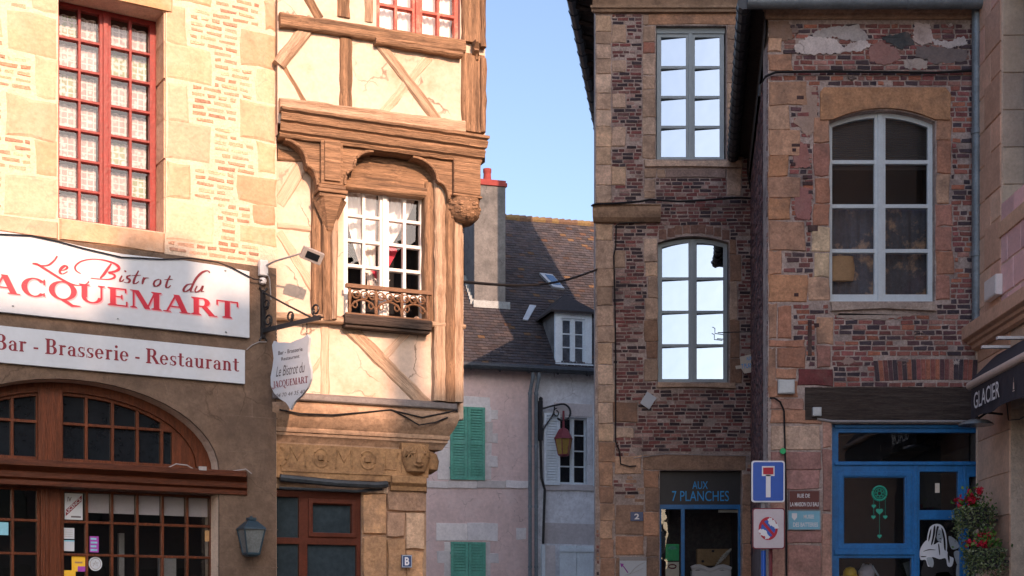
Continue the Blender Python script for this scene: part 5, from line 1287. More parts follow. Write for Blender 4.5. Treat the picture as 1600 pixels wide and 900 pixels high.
SC = [[(278, 155), (262, 178), (232, 200), (190, 200), (160, 192), (180, 194), (232, 226), (300, 268), (350, 292), (392, 298), (420, 290), (432, 278)],
      [(289, 226), (312, 222), (326, 212), (318, 202), (298, 214), (290, 232), (304, 242), (328, 230)],
      [(392, 240), (370, 226), (366, 204), (396, 180), (450, 170), (510, 176), (560, 194), (578, 214), (562, 228), (528, 236), (552, 244), (556, 258), (528, 268), (480, 266), (440, 262)],
      [(540, 192), (522, 218), (502, 246), (486, 262)],
      [(592, 250), (582, 272), (590, 278), (602, 268)], [(610, 226), (606, 232)],
      [(634, 248), (618, 254), (618, 262), (630, 272), (622, 284), (602, 282)],
      [(672, 226), (654, 262), (648, 286), (660, 288), (674, 278)], [(638, 250), (684, 248)],
      [(698, 258), (690, 292)], [(694, 274), (706, 262), (722, 262)],
      [(772, 268), (752, 276), (746, 294), (758, 302), (776, 290), (778, 272), (768, 268)],
      [(826, 250), (810, 282), (806, 304), (816, 308), (828, 298)], [(796, 270), (838, 268)],
      [(930, 290), (906, 296), (890, 318), (898, 328), (920, 316), (936, 292)], [(1018, 236), (1006, 226), (978, 236), (950, 266), (930, 306), (926, 328), (938, 328)],
      [(956, 300), (946, 322), (954, 330), (974, 318), (984, 300), (978, 326), (990, 326)]]
mr = M(); md = M()
for i, st in enumerate(SC):
    ribbon(mr if i < 4 else md, ZA(st), .024 if i < 4 else .021, -.0735 - .0002 * i, .35)
mr.build('script_lettering', G('sign red'), s1); md.build('script_lettering', G('dark red'), s1)
for a, b in ((352, 423), (184, 498), (353, 519), (20, 478)):
    m = M(); p = FL.p(a, b, .07); m.lathe([(.002, -.004), (.009, -.003), (.009, .003), (.002, .004)], (p[0], -.074, p[1]), 8); m.build('screw', G('zinc'), s1)
# lower sign
s2 = thing('restaurant_sign', 'long white sign lettered Bar - Brasserie - Restaurant below the bistro sign', 'sign', FL, (FL.x(195), 0, FL.p(195, 570)[1]))
q = FL.r(-160, 383, 524, 583, .065)
za = FL.p(383, 547, .065)[1]; zb2 = FL.p(383, 600, .065)[1]
m = M(); m.box(q[0], q[1], -.065, -.032, zb2, za); m.build('board', G('sign white'), s2, bevel=.003)
m = M(); x0, x1 = FL.x(-9, .066), FL.x(374, .066); serif(m, 'Bar - Brasserie - Restaurant', x0, zb2 + .105, .128, -.0665, width=x1 - x0, track=.03); m.build('lettering', G('dark red'), s2)
m = M(); pts = [FL.p(a, b, .08) for a, b in ((-60, 356), (0, 366), (48, 368), (90, 377), (130, 388), (190, 402), (250, 405), (300, 404), (340, 410), (362, 418), (396, 436), (410, 438))]
m.tube(lift(FL, pts, -.082), .006, 5); solo('cable', 'thin black cable draped over the top edge of the bistro sign', 'cable', FL, m, G('cable black'), 'cables on the house walls')
m = M(); pts = [FL.p(a, b, .02) for a, b in ((384, 547), (392, 540), (403, 535), (415, 535))]; m.tube(lift(FL, pts, -.045), .004, 5)
solo('cable', 'short pale cable between the lower sign and the sign bracket', 'cable', FL, m, G('conduit grey'), 'cables on the house walls')
m = M(); pts = [FL.p(a, b, .16) for a, b in ((-20, 716), (60, 722), (130, 727), (200, 731), (260, 733), (275, 726), (292, 728), (306, 736), (330, 741), (372, 736), (384, 734), (393, 741))]
m.tube([(x, -.16, z + .006) for x, z in pts], .0055, 5); m.box(FL.x(310, .16), FL.x(322, .16), -.175, -.15, FL.p(316, 735, .16)[1], FL.p(316, 729, .16)[1])
solo('cable', 'pale loose cable with a connector lying on the shopfront beam', 'cable', FL, m, G('conduit grey'), 'cables on the house walls')
# sensor box and floodlight
sb = thing('floodlight', 'small floodlight on a thin arm with white sensor box beside bistro sign', 'floodlight', FL, (FL.x(410, .05), 0, FL.p(410, 420)[1]))
q = FL.r(403, 416, 408, 432, .03); m = M(); m.box(q[0], q[1], -.085, -.028, q[2], q[3]); m.build('sensor_box', G('white paint'), sb, bevel=.008)
m = M(); c = FL.p(411, 439, .06); m.lathe([(.005, -.035), (.028, -.025), (.036, 0), (.028, .025), (.005, .033)], (c[0], -.055, c[1]), 12); m.build('sensor_head', G('white paint'), sb, smooth=True)
c0 = (q[1] - .02, -.08, q[2] + .09); 
hx, hy, hz = .17, -.42, q[2] + .145        # head centre in front of the wall
m = M(); m.tube([c0, (c0[0] + .04, -.2, c0[2] + .02), (hx - .09, hy + .05, hz + .015)], .009, 6); m.tube([(c0[0] - .02, -.07, c0[2]), (c0[0] + .03, -.09, c0[2] - .12), (c0[0] + .05, -.07, c0[2] - .3)], .005, 5); m.build('arm', G('conduit grey'), sb, smooth=True)
m = M(); ca, sa_ = math.cos(.55), math.sin(.55)
def hd_(a, b, c): # local head coordinates: a along, b depth, c height; the face looks down
    b2, c2 = b * ca - c * sa_, b * sa_ + c * ca
    ra, rb = math.cos(-.25), math.sin(-.25)
    a3, c3 = a * ra - c2 * rb, a * rb + c2 * ra
    return (hx + a3, hy + b2, hz + c3)
def hbox(mm, a0, a1, b0, b1, c0_, c1):
    n = len(mm.v)
    mm.v += [hd_(*p) for p in ((a0, b0, c0_), (a1, b0, c0_), (a1, b1, c0_), (a0, b1, c0_), (a0, b0, c1), (a1, b0, c1), (a1, b1, c1), (a0, b1, c1))]
    for f in ((0, 1, 5, 4), (1, 2, 6, 5), (2, 3, 7, 6), (3, 0, 4, 7), (4, 5, 6, 7), (3, 2, 1, 0)): mm.f.append(tuple(n + i for i in f)); mm.c.append((1, 1, 1))
hbox(m, -.10, .10, -.022, .022, -.055, .055); hbox(m, -.07, .07, .022, .045, -.04, .04); m.build('lamp_head', G('conduit grey'), sb, bevel=.006)
m = M(); hbox(m, -.062, .062, -.026, -.0215, -.030, .030); m.build('lens', G('dark glass'), sb)
# wrought iron bracket, perpendicular to the wall, and the hanging shield
xk = FL.x(408, .02); zk0, zk1 = FL.p(408, 528, .02)[1], FL.p(408, 455, .02)[1]; za_ = FL.p(410, 515, .02)[1]
br = thing('sign_bracket', 'black wrought iron bracket with scrolls holding the shield sign', 'bracket', FL, (xk, 0, za_))
m = M(); m.box(xk - .022, xk + .022, -.05, -.03, zk0, zk1)
for z in (zk0, zk1): m.tube([(xk - .04, -.045, z + (.03 if z == zk1 else -.03)), (xk - .02, -.042, z), (xk + .02, -.042, z), (xk + .04, -.045, z + (.03 if z == zk1 else -.03))], .010, 5)
m.build('wall_plate', G('black iron'), br)
m = M(); m.box(xk - .012, xk + .012, -.86, -.04, za_ - .035, za_ + .005); m.tube([(xk, -.86, za_ - .015), (xk, -.92, za_ - .02)], [.014, .003], 6); m.build('arm', G('black iron'), br, bevel=.003)
m = M(); m.tube([(xk, -.05, za_ + .33), (xk, -.40, za_ + .16), (xk, -.72, za_ + .012)], .009, 6)
def scroll(y0, z0, r, sg, turns=1.35):
    return [(xk, y0 + sg * (r * (1 - .55 * k / 16)) * math.sin(turns * 2 * math.pi * k / 16), z0 + r - (r * (1 - .55 * k / 16)) * math.cos(turns * 2 * math.pi * k / 16)) for k in range(17)]
m.tube(scroll(-.12, za_ + .005, .06, -1), .009, 6); m.tube(scroll(-.44, za_ + .005, .05, -1), .009, 6); m.tube(scroll(-.80, za_ + .005, .055, 1), .009, 6); m.tube(scroll(-.09, za_ + .17, .045, -1), .008, 6)
m.build('scrolls', G('black iron'), br, smooth=True)
hs = thing('hanging_sign', 'white shield shaped sign hanging from the wrought iron bracket', 'sign', FL, (xk, -.48, za_ - .1))
zt = za_ - .17; yc = -.46; W = .26
def sh(t, z): return (yc - t, z)
half = [(0.0, -.010), (.08, .004), (.16, .012), (.22, .035), (.245, .0), (.235, -.06), (.225, -.12), (.24, -.2), (.265, -.28), (.262, -.36), (.22, -.43), (.14, -.49), (.06, -.53), (.025, -.565), (0.0, -.60)]
out = [(t, zt + z) for t, z in half] + [(-t, zt + z) for t, z in reversed(half[1:-1])]
# the board lies across the street: outline in (y, z), thickness along x
m = M(); n = len(out); cen = (0, zt - .28)
for e, sg in ((-.012, 1), (.012, -1)):
    for i in range(n):
        a, b = out[i], out[(i + 1) % n]; f = [(xk + e, yc - cen[0], cen[1]), (xk + e, yc - a[0], a[1]), (xk + e, yc - b[0], b[1])]
        m.face(f if sg > 0 else f[::-1])
for i in range(n):
    a, b = out[i], out[(i + 1) % n]; m.face([(xk - .012, yc - a[0], a[1]), (xk + .012, yc - a[0], a[1]), (xk + .012, yc - b[0], b[1]), (xk - .012, yc - b[0], b[1])])
m.build('board', G('sign white'), hs)
fx = lambda X, Z, y=0: (xk - .0135 + y * .5, yc - X, Z)     # reading direction runs away from the wall
m = M(); put_text(m, 'Bar - Brasserie', -.16, .16, zt - .10, zt - .065, 0, fn=fx, bold=.01); put_text(m, 'Restaurant', -.12, .12, zt - .155, zt - .125, 0, fn=fx, bold=.01); m.build('lettering', G('faded grey ink'), hs)
m = M(); put_text(m, 'Le Bistrot du', -.19, .19, zt - .29, zt - .20, 0, fn=fx, shear=.35); m.build('script_lettering', G('faded grey ink'), hs)
m = M(); serif(m, 'JACQUEMART', -.23, zt - .385, .058, 0, width=.46, fn=lambda X, Z, y: fx(X, Z, y)); m.build('lettering', G('dark red'), hs)
m = M(); put_text(m, '04 70 44 35 40', -.19, .19, zt - .475, zt - .44, 0, fn=fx, shear=.2); m.build('lettering', G('faded grey ink'), hs)
for t in (-.2, .2):
    m = M()
    for k in range(5): z = zt + .02 + k * .03; m.tube([(xk + .006 * math.cos(a) * (k % 2), yc - t + .006 * math.cos(a) * ((k + 1) % 2), z + .018 * math.sin(a)) for a in [2 * math.pi * i / 8 for i in range(9)]], .003, 4)
    m.build('chain', G('black iron'), hs)
br.rotation_euler.z += .27
hs.location = FL.w(xk + .48 * math.sin(.27), -.48 * math.cos(.27), za_ - .1); hs.rotation_euler.z += .34
# wall lantern
xc = FL.x(392, .13); zt0, zb0_ = FL.p(392, 806, .13)[1], FL.p(392, 870, .13)[1]
ln = thing('wall_lantern', 'blue black carriage lantern fixed to the bistro wall', 'lantern', FL, (xc, 0, zb0_))
H_ = zt0 - zb0_; yl = -.14; s2_ = math.sqrt(2)
m = M(); m.lathe([(.125 * s2_ * .85, H_ * .66), (.118 * s2_ * .85, H_ * .70), (.045 * s2_, H_ * .86), (.03 * s2_, H_ * .88), (.036 * s2_, H_ * .90), (.036 * s2_, H_ * .955), (.012, H_ * .96), (.014, H_ * .985), (.003, H_)], (xc, yl, zb0_), 4, rot=math.pi / 4); m.build('roof', G('blue black iron'), ln, bevel=.004)
m = M(); r0, r1 = .058 * s2_, .095 * s2_
m.lathe([(r0 * .97, H_ * .1), (r1 * .97, H_ * .66)], (xc, yl, zb0_), 4, rot=math.pi / 4); m.build('lamp_glass', G('lantern glass'), ln)
m = M()
for k in range(4):
    a = math.pi / 4 + k * math.pi / 2; m.tube([(xc + r0 * math.cos(a), yl + r0 * math.sin(a), zb0_ + H_ * .1), (xc + r1 * math.cos(a), yl + r1 * math.sin(a), zb0_ + H_ * .66)], .0075, 5)
m.lathe([(r0 * .6, 0), (r0 * 1.05, H_ * .05), (r0 * 1.08, H_ * .1), (r0 * .9, H_ * .11)], (xc, yl, zb0_), 4, rot=math.pi / 4); m.box(xc - .02, xc + .02, yl + .05, -.03, zb0_ + H_ * .3, zb0_ + H_ * .38); m.box(xc - .04, xc + .04, -.045, -.03, zb0_ + H_ * .15, zb0_ + H_ * .5)
m.build('frame', G('blue black iron'), ln)
# papers and stickers on the bistro glass
yp = .222; dp_ = -yp
def paper(name, label, cat, F, l, r, t, b, mt, y=None, group=None, d=None):
    d = dp_ if d is None else d; q = F.r(l, r, t, b, d); m = M(); m.box(q[0], q[1], -d - .003, -d, q[2], q[3])
    o = solo(name, label, cat, F, m, G(mt), group)
    OFF[o.name] = ((q[0] + q[1]) / 2, -d - .0015, (q[2] + q[3]) / 2)
    return o, q
lic, q = paper('licence_sign', 'white licence notice with red diagonal band in the first shop pane', 'notice', FL, 101, 129, 771, 812, 'sign white')
m = M(); w_, h_ = q[1] - q[0], q[3] - q[2]; yq = -dp_ - .0045
m.face([(q[0] + .05 * w_, yq, q[2] + .12 * h_), (q[0] + .05 * w_, yq, q[2] + .36 * h_), (q[0] + .95 * w_, yq, q[2] + .95 * h_), (q[0] + .95 * w_, yq, q[2] + .72 * h_)]); m.build('band', G('dark red'), lic)
m = M()
an = math.atan2(.6 * h_, .9 * w_); 
def dfn(X, Z): return (q[0] + .5 * w_ + X * math.cos(an) - Z * math.sin(an), yq - .001, q[2] + .54 * h_ + X * math.sin(an) + Z * math.cos(an))
put_text(m, 'LICENCE', -.085, .085, -.013, .016, 0, fn=dfn, bold=.02); m.build('lettering', G('sign white'), lic)
m = M(); put_text(m, 'IV', q[0] + .15 * w_, q[0] + .38 * w_, q[2] + .68 * h_, q[2] + .86 * h_, yq, bold=.03); m.box(q[0] + .35 * w_, q[0] + .9 * w_, yq, yq + .001, q[2] + .08 * h_, q[2] + .14 * h_); m.build('lettering', G('faded grey ink'), lic)
nb_, q = paper('notice', 'white paper notice taped above a blue line on the shop glass', 'notice', FL, 97, 116, 825, 842, 'sign white')
m = M()
for k in range(4): m.box(q[0] + .015, q[1] - .015, q[0] * 0 + yp - .005, yp - .004, q[2] + .02 + k * .018, q[2] + .024 + k * .018)
m.build('printed_lines', G('conduit grey'), nb_)
nb_, q = paper('notice', 'small white paper directly below the taped notice on the shop glass', 'notice', FL, 97, 116, 844, 861, 'sign white')
m = M(); m.box(q[0], q[1], yp - .005, yp - .004, q[3] - .012, q[3]); m.build('blue_edge', G('plate sky'), nb_)
st_, q = paper('sticker', 'purple and blue sticker right of the paper notices', 'sticker', FL, 140, 154, 838, 863, 'purple ink')
m = M()
for k in range(4): m.box(q[0] + .008, q[1] - .012 - .008 * (k % 2), yp - .005, yp - .004, q[2] + .012 + k * .032, q[2] + .028 + k * .032)
m.build('print', G('plate sky'), st_)
st_, q = paper('sticker', 'larger yellow sticker beside the round white sticker', 'sticker', FL, 112, 134, 869, 893, 'yellow')
m = M(); m.box(q[0] + .05, q[1], yp - .005, yp - .004, q[2], q[2] + .045); m.build('print', G('purple ink'), st_); m = M(); put_text(m, 'A', q[0] + .03, q[0] + .09, q[2] + .07, q[2] + .12, yp - .005) if False else m.box(q[0] + .025, q[0] + .09, yp - .005, yp - .004, q[2] + .07, q[2] + .085); m.build('print', G('kraft wood'), st_)
paper('sticker', 'yellow sticker cut by the lower edge of the photo', 'sticker', FL, 97, 118, 891, 915, 'yellow')
c = FL.p(149, 881, dp_); m = M(); n = 20
m.prism([(c[0] + .058 * math.cos(2 * math.pi * i / n), c[1] + .062 * math.sin(2 * math.pi * i / n)) for i in range(n)], (), yp - .003, yp)
o = solo('round_sticker', 'round white sticker with grey emblem on the shop glass', 'sticker', FL, m, G('sign white')); OFF[o.name] = (c[0], yp - .0015, c[1])
m = M(); m.tube([(c[0] + .045 * math.cos(t), yp - .004, c[1] + .048 * math.sin(t)) for t in [2 * math.pi * i / 16 for i in range(17)]], .003, 4); m.tube([(c[0] - .02, yp - .004, c[1] - .02), (c[0], yp - .004, c[1] + .025), (c[0] + .02, yp - .004, c[1] - .02), (c[0] - .025, yp - .004, c[1] + .008), (c[0] + .025, yp - .004, c[1] + .008)], .003, 4); m.build('emblem', G('conduit grey'), o)
paper('wooden_tag', 'small yellow wooden tag hung at the right shop window edge', 'tag', FL, 320, 329, 829, 846, 'kraft wood')
st_, q = paper('sticker', 'pale blue sticker at the left edge of the shop glass', 'sticker', FL, -4, 13, 816, 836, 'plate sky')

# ================================================================== things on the timber house and the houses opposite
m = M(); q = FH.r(627.5, 643.5, 867, 887, .06); m.box(q[0], q[1], -.068, -.048, q[2], q[3])
o = solo('letter_plate', 'small dark blue enamel plate with white letter B on stone pier', 'plate', FH, m, G('plate blue'), bevel=.002); OFF[o.name] = ((q[0] + q[1]) / 2, -.058, (q[2] + q[3]) / 2)
m = M(); w_ = q[1] - q[0]; h_ = q[3] - q[2]; put_text(m, 'B', q[0] + .28 * w_, q[1] - .28 * w_, q[2] + .18 * h_, q[3] - .18 * h_, -.0695, bold=.03); m.build('lettering', G('enamel white'), o)
m = M(); m.prism([(q[0] + .004, q[2] + .004), (q[1] - .004, q[2] + .004), (q[1] - .004, q[3] - .004), (q[0] + .004, q[3] - .004)], [[(q[0] + .010, q[2] + .010), (q[1] - .010, q[2] + .010), (q[1] - .010, q[3] - .010), (q[0] + .010, q[3] - .010)]], -.0692, -.068); m.build('border', G('sign white'), o)
# wires on the cove
for lab, pts in (('thin dark cable sagging along the oriel moulding below the flashing', [(437, 640), (470, 646), (520, 648), (570, 644), (610, 640), (660, 652), (700, 644), (716, 640)]), ('second sagging cable lower on the oriel moulding', [(612, 640), (632, 650), (655, 664), (680, 660), (700, 652)])):
    m = M(); p = [FH.p(a, b, .15) for a, b in pts]; m.tube([(x, -.14, z) for x, z in p], .007, 5); solo('cable', lab, 'cable', FH, m, G('cable black'), 'cables on the house walls')
# wire across the street
a = FH.w(FH.x(722), -.02, FH.p(722, 441)[1]); b = FC.w(.02, -.03, FC.p(931, 422)[1])
class FW: pass
FW = Frame(800, 1.0, (1, 0)); FW.O = Vector((0, 0))
m = M(); m.tube([tuple(a.lerp(b, k / 14) - Vector((0, 0, .12 * math.sin(math.pi * k / 14)))) for k in range(15)], .016, 6)
solo('overhead_wire', 'thick black wire slung across the gap between both corner houses', 'cable', FW, m, G('cable black'))
# street lantern on its bracket
xb = FB.x(845, .1); zB0, zB1 = FB.p(845, 688, .1)[1], FB.p(845, 626, .1)[1]
sl_ = thing('street_lantern', 'red topped street lantern with amber glass on scrolled wall bracket', 'street lamp', FB, (xb, 0, zB0))
m = M(); m.box(xb - .05, xb + .05, -.12, .02, zB0, zB1); m.tube([(xb, -.1, zB1), (xb, -.1, zB1 + .06), (xb, -.1, zB1 + .1)], [.05, .06, .02], 8)
xo = FB.x(882, .1); zA = FB.p(865, 640, .1)[1]; rr = .22
pts = [(xb, -.1, zA), (xb + (xo - xb) * .5, -.1, zA + .10)] + [(xo - .05 + rr * math.sin(t), -.1, zA + .16 - rr + rr * math.cos(t)) for t in [math.pi * k / 10 - .2 for k in range(14)]]
m.tube(pts, .028, 6); m.tube([(xb, -.1, zB0 + .2), (xb + .35, -.1, zA - .12), (xo - .28, -.1, zA + .08)], .022, 6)
m.tube([(xo - .22 + .09 * math.cos(t) * (1 - k / 26), -.1, zA - .08 + .12 * math.sin(t) * (1 - k / 26)) for k, t in enumerate([math.pi * .5 + k * .45 for k in range(16)])], .016, 5)
m.build('bracket', G('black iron'), sl_, smooth=True)
xl_ = FB.x(880.5, .1); lt, lm, lb = FB.p(880, 668, .1)[1], FB.p(880, 686, .1)[1], FB.p(880, 710, .1)[1]
m = M(); m.lathe([(.27, lm), (.25, lm + .03), (.15, lm + .22), (.12, lm + .26), (.06, lt - .02), (.03, lt), (.03, zA - .02)], (xl_, -.1, 0), 6); m.build('cap', G('red metal'), sl_)
m = M(); m.lathe([(.15, lb), (.23, lm)], (xl_, -.1, 0), 6); m.build('lamp_glass', G('amber glass'), sl_)
m = M()
for k in range(6):
    a = math.pi * k / 3; m.tube([(xl_ + .152 * math.cos(a), -.1 + .152 * math.sin(a), lb), (xl_ + .235 * math.cos(a), -.1 + .235 * math.sin(a), lm)], .014, 4)
m.lathe([(.08, lb - .06), (.15, lb - .03), (.16, lb)], (xl_, -.1, 0), 6); m.build('frame', G('red metal'), sl_)
m = M(); m.tube([(xb, -.07, zB0), (xb + .03, -.07, zB0 - 1.0), (xb + .12, -.07, zB0 - 1.3), (FB.x(849, .1), -.07, FB.p(849, 850)[1])], .035, 6); solo('cable', 'black cable dropping from the street lantern bracket to the white duct', 'cable', FB, m, G('cable black'), 'cables on the house walls')
# cables on the brick houses
def cable(lab, F, pts, d=.05, r=.009, mt='cable black'):
    m = M(); m.tube([(F.p(a, b, d)[0], -d, F.p(a, b, d)[1]) for a, b in pts], r, 5); return solo('cable', lab, 'cable', F, m, G(mt), 'cables on the house walls')
cable('thick black cable along the string course of the dark brick house', FC, [(924, 322), (930, 319), (960, 318), (1000, 315), (1015, 312), (1060, 315), (1100, 313), (1150, 309), (1176, 310)], .16, .017)
cable('black cable hanging down the left stonework of the dark brick house', FC, [(1030, 320), (1030, 338), (1024, 345), (968, 349), (963, 352), (962, 385), (959, 400), (961, 480), (962, 560), (962, 690), (968, 705), (970, 725), (984, 729), (994, 728)], .05, .011)
cable('thin grey wire crossing under the bricks above the small shop', FC, [(990, 716), (1040, 709), (1100, 711), (1170, 712)], .05, .006, 'conduit grey')
cable('black cable looping down the shaded left side of the wing', FC, [(1176, 310), (1168, 270), (1171, 200), (1174, 160)], .10, .014)
cable('thick black cable across the wing above its arched lintel', FD, [(1187, 150), (1188, 134), (1196, 120), (1212, 113), (1300, 112), (1395, 113), (1460, 114), (1518, 111)], .05, .016)
cable('bent cable dropping beside the grey junction box to the plates', FD, [(1203, 622), (1210, 622), (1219, 628), (1225, 642), (1226, 680), (1228, 760), (1229, 900)], .05, .011)
cable('dark cable bundle running down the corner next to the dead end sign', FC, [(1196, 600), (1196, 650), (1190, 690), (1184, 720)], .05, .022)
# boxes
def wall_box(lab, F, l, r, t, b, mt='pale metal', dp=.08, name='junction_box'):
    q = F.r(l, r, t, b, dp); m = M(); m.box(q[0], q[1], -dp, -.015, q[2], q[3]); o = solo(name, lab, 'junction box', F, m, G(mt), bevel=.006); OFF[o.name] = ((q[0] + q[1]) / 2, -dp / 2 - .0075, (q[2] + q[3]) / 2)
    m = M(); m.box(q[0] + .012, q[1] - .012, -dp - .006, -dp + .001, q[2] + .012, q[3] - .012); m.build('lid', G(mt), o, bevel=.003); return o
wall_box('grey square junction box beside the maroon stone', FD, 1216, 1242, 593, 615)
wall_box('tiny grey box fixed on the left end of the shop beam', FD, 1270, 1284, 636, 650)
wall_box('white junction box on sandstone pier above the cornice', FR, 1538, 1556, 434, 466, 'white paint', .09)
c = FD.p(1223, 705, .06); m = M(); m.prism([(c[0] + .035 * math.cos(2 * math.pi * i / 12), c[1] + .035 * math.sin(2 * math.pi * i / 12)) for i in range(12)], (), -.075, -.06); solo('green_marker', 'small round green marker on the cable above the road signs', 'marker', FD, m, G('green paper'))
# tilted white placard, wooden arrow sign, number plate
def quad_board(name, lab, cat, F, pts, d, mt, th=.02):
    p = F.poly(pts, d); m = M(); m.prism(p[::-1] if False else p, (), -d - th, -d, back=True); o = solo(name, lab, cat, F, m, G(mt), bevel=.002)
    OFF[o.name] = (sum((min(q[i] for q in p), max(q[i] for q in p))[0] + (max(q[i] for q in p) - min(q[i] for q in p)) / 2 for i in (0,)), -d - th / 2, (min(q[1] for q in p) + max(q[1] for q in p)) / 2); return o
quad_board('placard', 'blank white placard hanging crooked on the dark brickwork', 'placard', FC, [(1011, 612), (1026, 622), (1014, 640), (1000, 630)], .03, 'sign white')
ar = quad_board('arrow_sign', 'cream wooden arrow board with blue words on the wing corner', 'sign', FC, [(1187, 550), (1190, 579), (1163, 584), (1158, 576), (1150, 577), (1149, 572), (1157, 571), (1156, 558)], .30, 'cream board')
m = M(); an = .16; p0 = FC.p(1159, 577, .3); ca_, sa2 = math.cos(an), math.sin(an)
afn = lambda X, Z: (p0[0] + X * ca_ - Z * sa2, -.322, p0[1] + X * sa2 + Z * ca_)
put_text(m, '7 PLANCHES', 0, .29, 0, .075, 0, fn=afn, bold=.01); put_text(m, 'AUX', .09, .17, .115, .17, 0, fn=afn, bold=.01); m.build('lettering', G('sign cyan'), ar)
m = M(); m.tube([(FC.x(1120), -.1, FC.p(1120, 522)[1]), (FC.x(1180), -.3, FC.p(1180, 524)[1]), (FC.x(1188), -.3, FC.p(1188, 548)[1])], .008, 5); m.tube([(FC.x(1113, .1), -.1, FC.p(1113, 511, .1)[1]), (FC.x(1117, .1), -.1, FC.p(1117, 513, .1)[1]), (FC.x(1117, .1), -.1, FC.p(1117, 521, .1)[1]), (FC.x(1130, .1), -.1, FC.p(1130, 523, .1)[1])], .007, 5)
solo('sign_hook', 'thin iron rod with hook holding the wooden arrow board', 'hook', FC, m, G('black iron'))
m = M(); q = FC.r(985, 1005, 800, 814, .03); m.box(q[0], q[1], -.035, -.018, q[2], q[3]); o = solo('number_plate', 'dark blue enamel house number 2 by the small shop door', 'plate', FC, m, G('plate blue'), bevel=.002); OFF[o.name] = ((q[0] + q[1]) / 2, -.0265, (q[2] + q[3]) / 2)
m = M(); put_text(m, '2', q[0] + .06, q[1] - .06, q[2] + .025, q[3] - .025, -.0365, bold=.03); m.build('lettering', G('enamel white'), o)
m = M(); q = FC.r(968, 1010, 870, 930, .10); m.box(q[0], q[1], -.13, -.10, q[2], q[3]); o = solo('map_board', 'white map board with purple arrow by the small shop', 'board', FC, m, G('sign white'), bevel=.004); OFF[o.name] = ((q[0] + q[1]) / 2, -.115, (q[2] + q[3]) / 2)
m = M(); y = -.132; A_ = lambda a, b: (FC.p(a, b, .132)[0], y, FC.p(a, b, .132)[1])
m.tube([A_(981, 895), A_(975, 886), A_(971, 882)], .008, 4); m.face([A_(969, 880), A_(975, 881), A_(971, 887)]); m.build('arrow', G('purple ink'), o)
m = M(); m.tube([A_(984, 897), A_(992, 888), A_(1000, 882), A_(1007, 879)], .003, 4); m.tube([A_(976, 899), A_(990, 895), A_(1005, 888)], .002, 4); m.build('map_lines', G('conduit grey'), o)
m = M(); a_, b_ = A_(968, 876), A_(1010, 870); m.box(a_[0], b_[0], -.134, -.130, a_[2], b_[2]); m.build('title_band', G('conduit grey'), o)
# small shop: papers and goods behind the glass
yg2 = .12 + .036
def shop_paper(name, lab, cat, F, l, r, t, b, mt, d):
    q = F.r(l, r, t, b, -d); m = M(); m.box(q[0], q[1], d, d + .004, q[2], q[3]); o = solo(name, lab, cat, F, m, G(mt)); OFF[o.name] = ((q[0] + q[1]) / 2, d + .002, (q[2] + q[3]) / 2); return o, q
o, q = shop_paper('poster', 'bright green poster with dark figure behind the narrow shop pane', 'poster', FC, 1040, 1061, 850, 876, 'green paper', yg2 + .03)
m = M(); m.lathe([(.01, 0), (.07, .01), (.05, .05), (.01, .06)], ((q[0] + q[1]) / 2, yg2 + .025, q[3] - .09), 10, sy=.05); m.build('print', G('shutter green'), o)
o, q = shop_paper('leaflet', 'white leaflet with red oval under the green poster', 'leaflet', FC, 1040, 1061, 878, 908, 'cream board', yg2 + .03)
m = M(); m.tube([((q[0] + q[1]) / 2 + .06 * math.cos(t), yg2 + .028, q[3] - .07 + .03 * math.sin(t)) for t in [2 * math.pi * k / 14 for k in range(15)]], .010, 5); m.build('print', G('dark red'), o)
m = M(); q = FC.r(1088, 1139, 858, 884, -.5); m.box(q[0], q[1], .42, .56, q[2], q[3]); o = solo('wooden_chest', 'small wooden chest with knobs on show in the small shop', 'chest', FC, m, G('kraft wood'), bevel=.008); OFF[o.name] = ((q[0] + q[1]) / 2, .49, (q[2] + q[3]) / 2)
for a, b in ((1098, 877), (1114, 861)):
    m = M(); c = FC.p(a, b, -.42); m.lathe([(.004, -.02), (.022, -.01), (.022, .01), (.004, .02)], (c[0], .41, c[1]), 8); m.build('knob', G('black iron'), o)
m = M()
for k in range(9):
    t = k / 8; a = (1118 + 24 * t, 884 - 26 * t); c = FC.p(*a, -.36); w_ = .05 * math.sin(math.pi * (t * .9 + .05)) + .01
    c2 = FC.p(1118 + 24 * min(1, t + .125), 884 - 26 * min(1, t + .125), -.36); m.tube([(c[0], .36 + .01 * (k % 2), c[1]), (c2[0], .365, c2[1])], [w_ * .7, w_ * .5], 6)
solo('folded_scarf', 'pale yellow cloth leaning against the wooden chest', 'scarf', FC, m, G('cream board'))
m = M(); q = FC.r(1080, 1141, 886, 915, -.3); m.box(q[0], q[1], .22, .40, q[2] , q[2] + (q[3] - q[2]) * .8); m.tube([(q[0] + (q[1] - q[0]) * k / 10, .25, q[3] - .03 + .03 * math.sin(k)) for k in range(11)], .05, 6); solo('white_cushion', 'white cloth bundle on the counter below the wooden chest', 'cushion', FC, m, G('white cloth'))
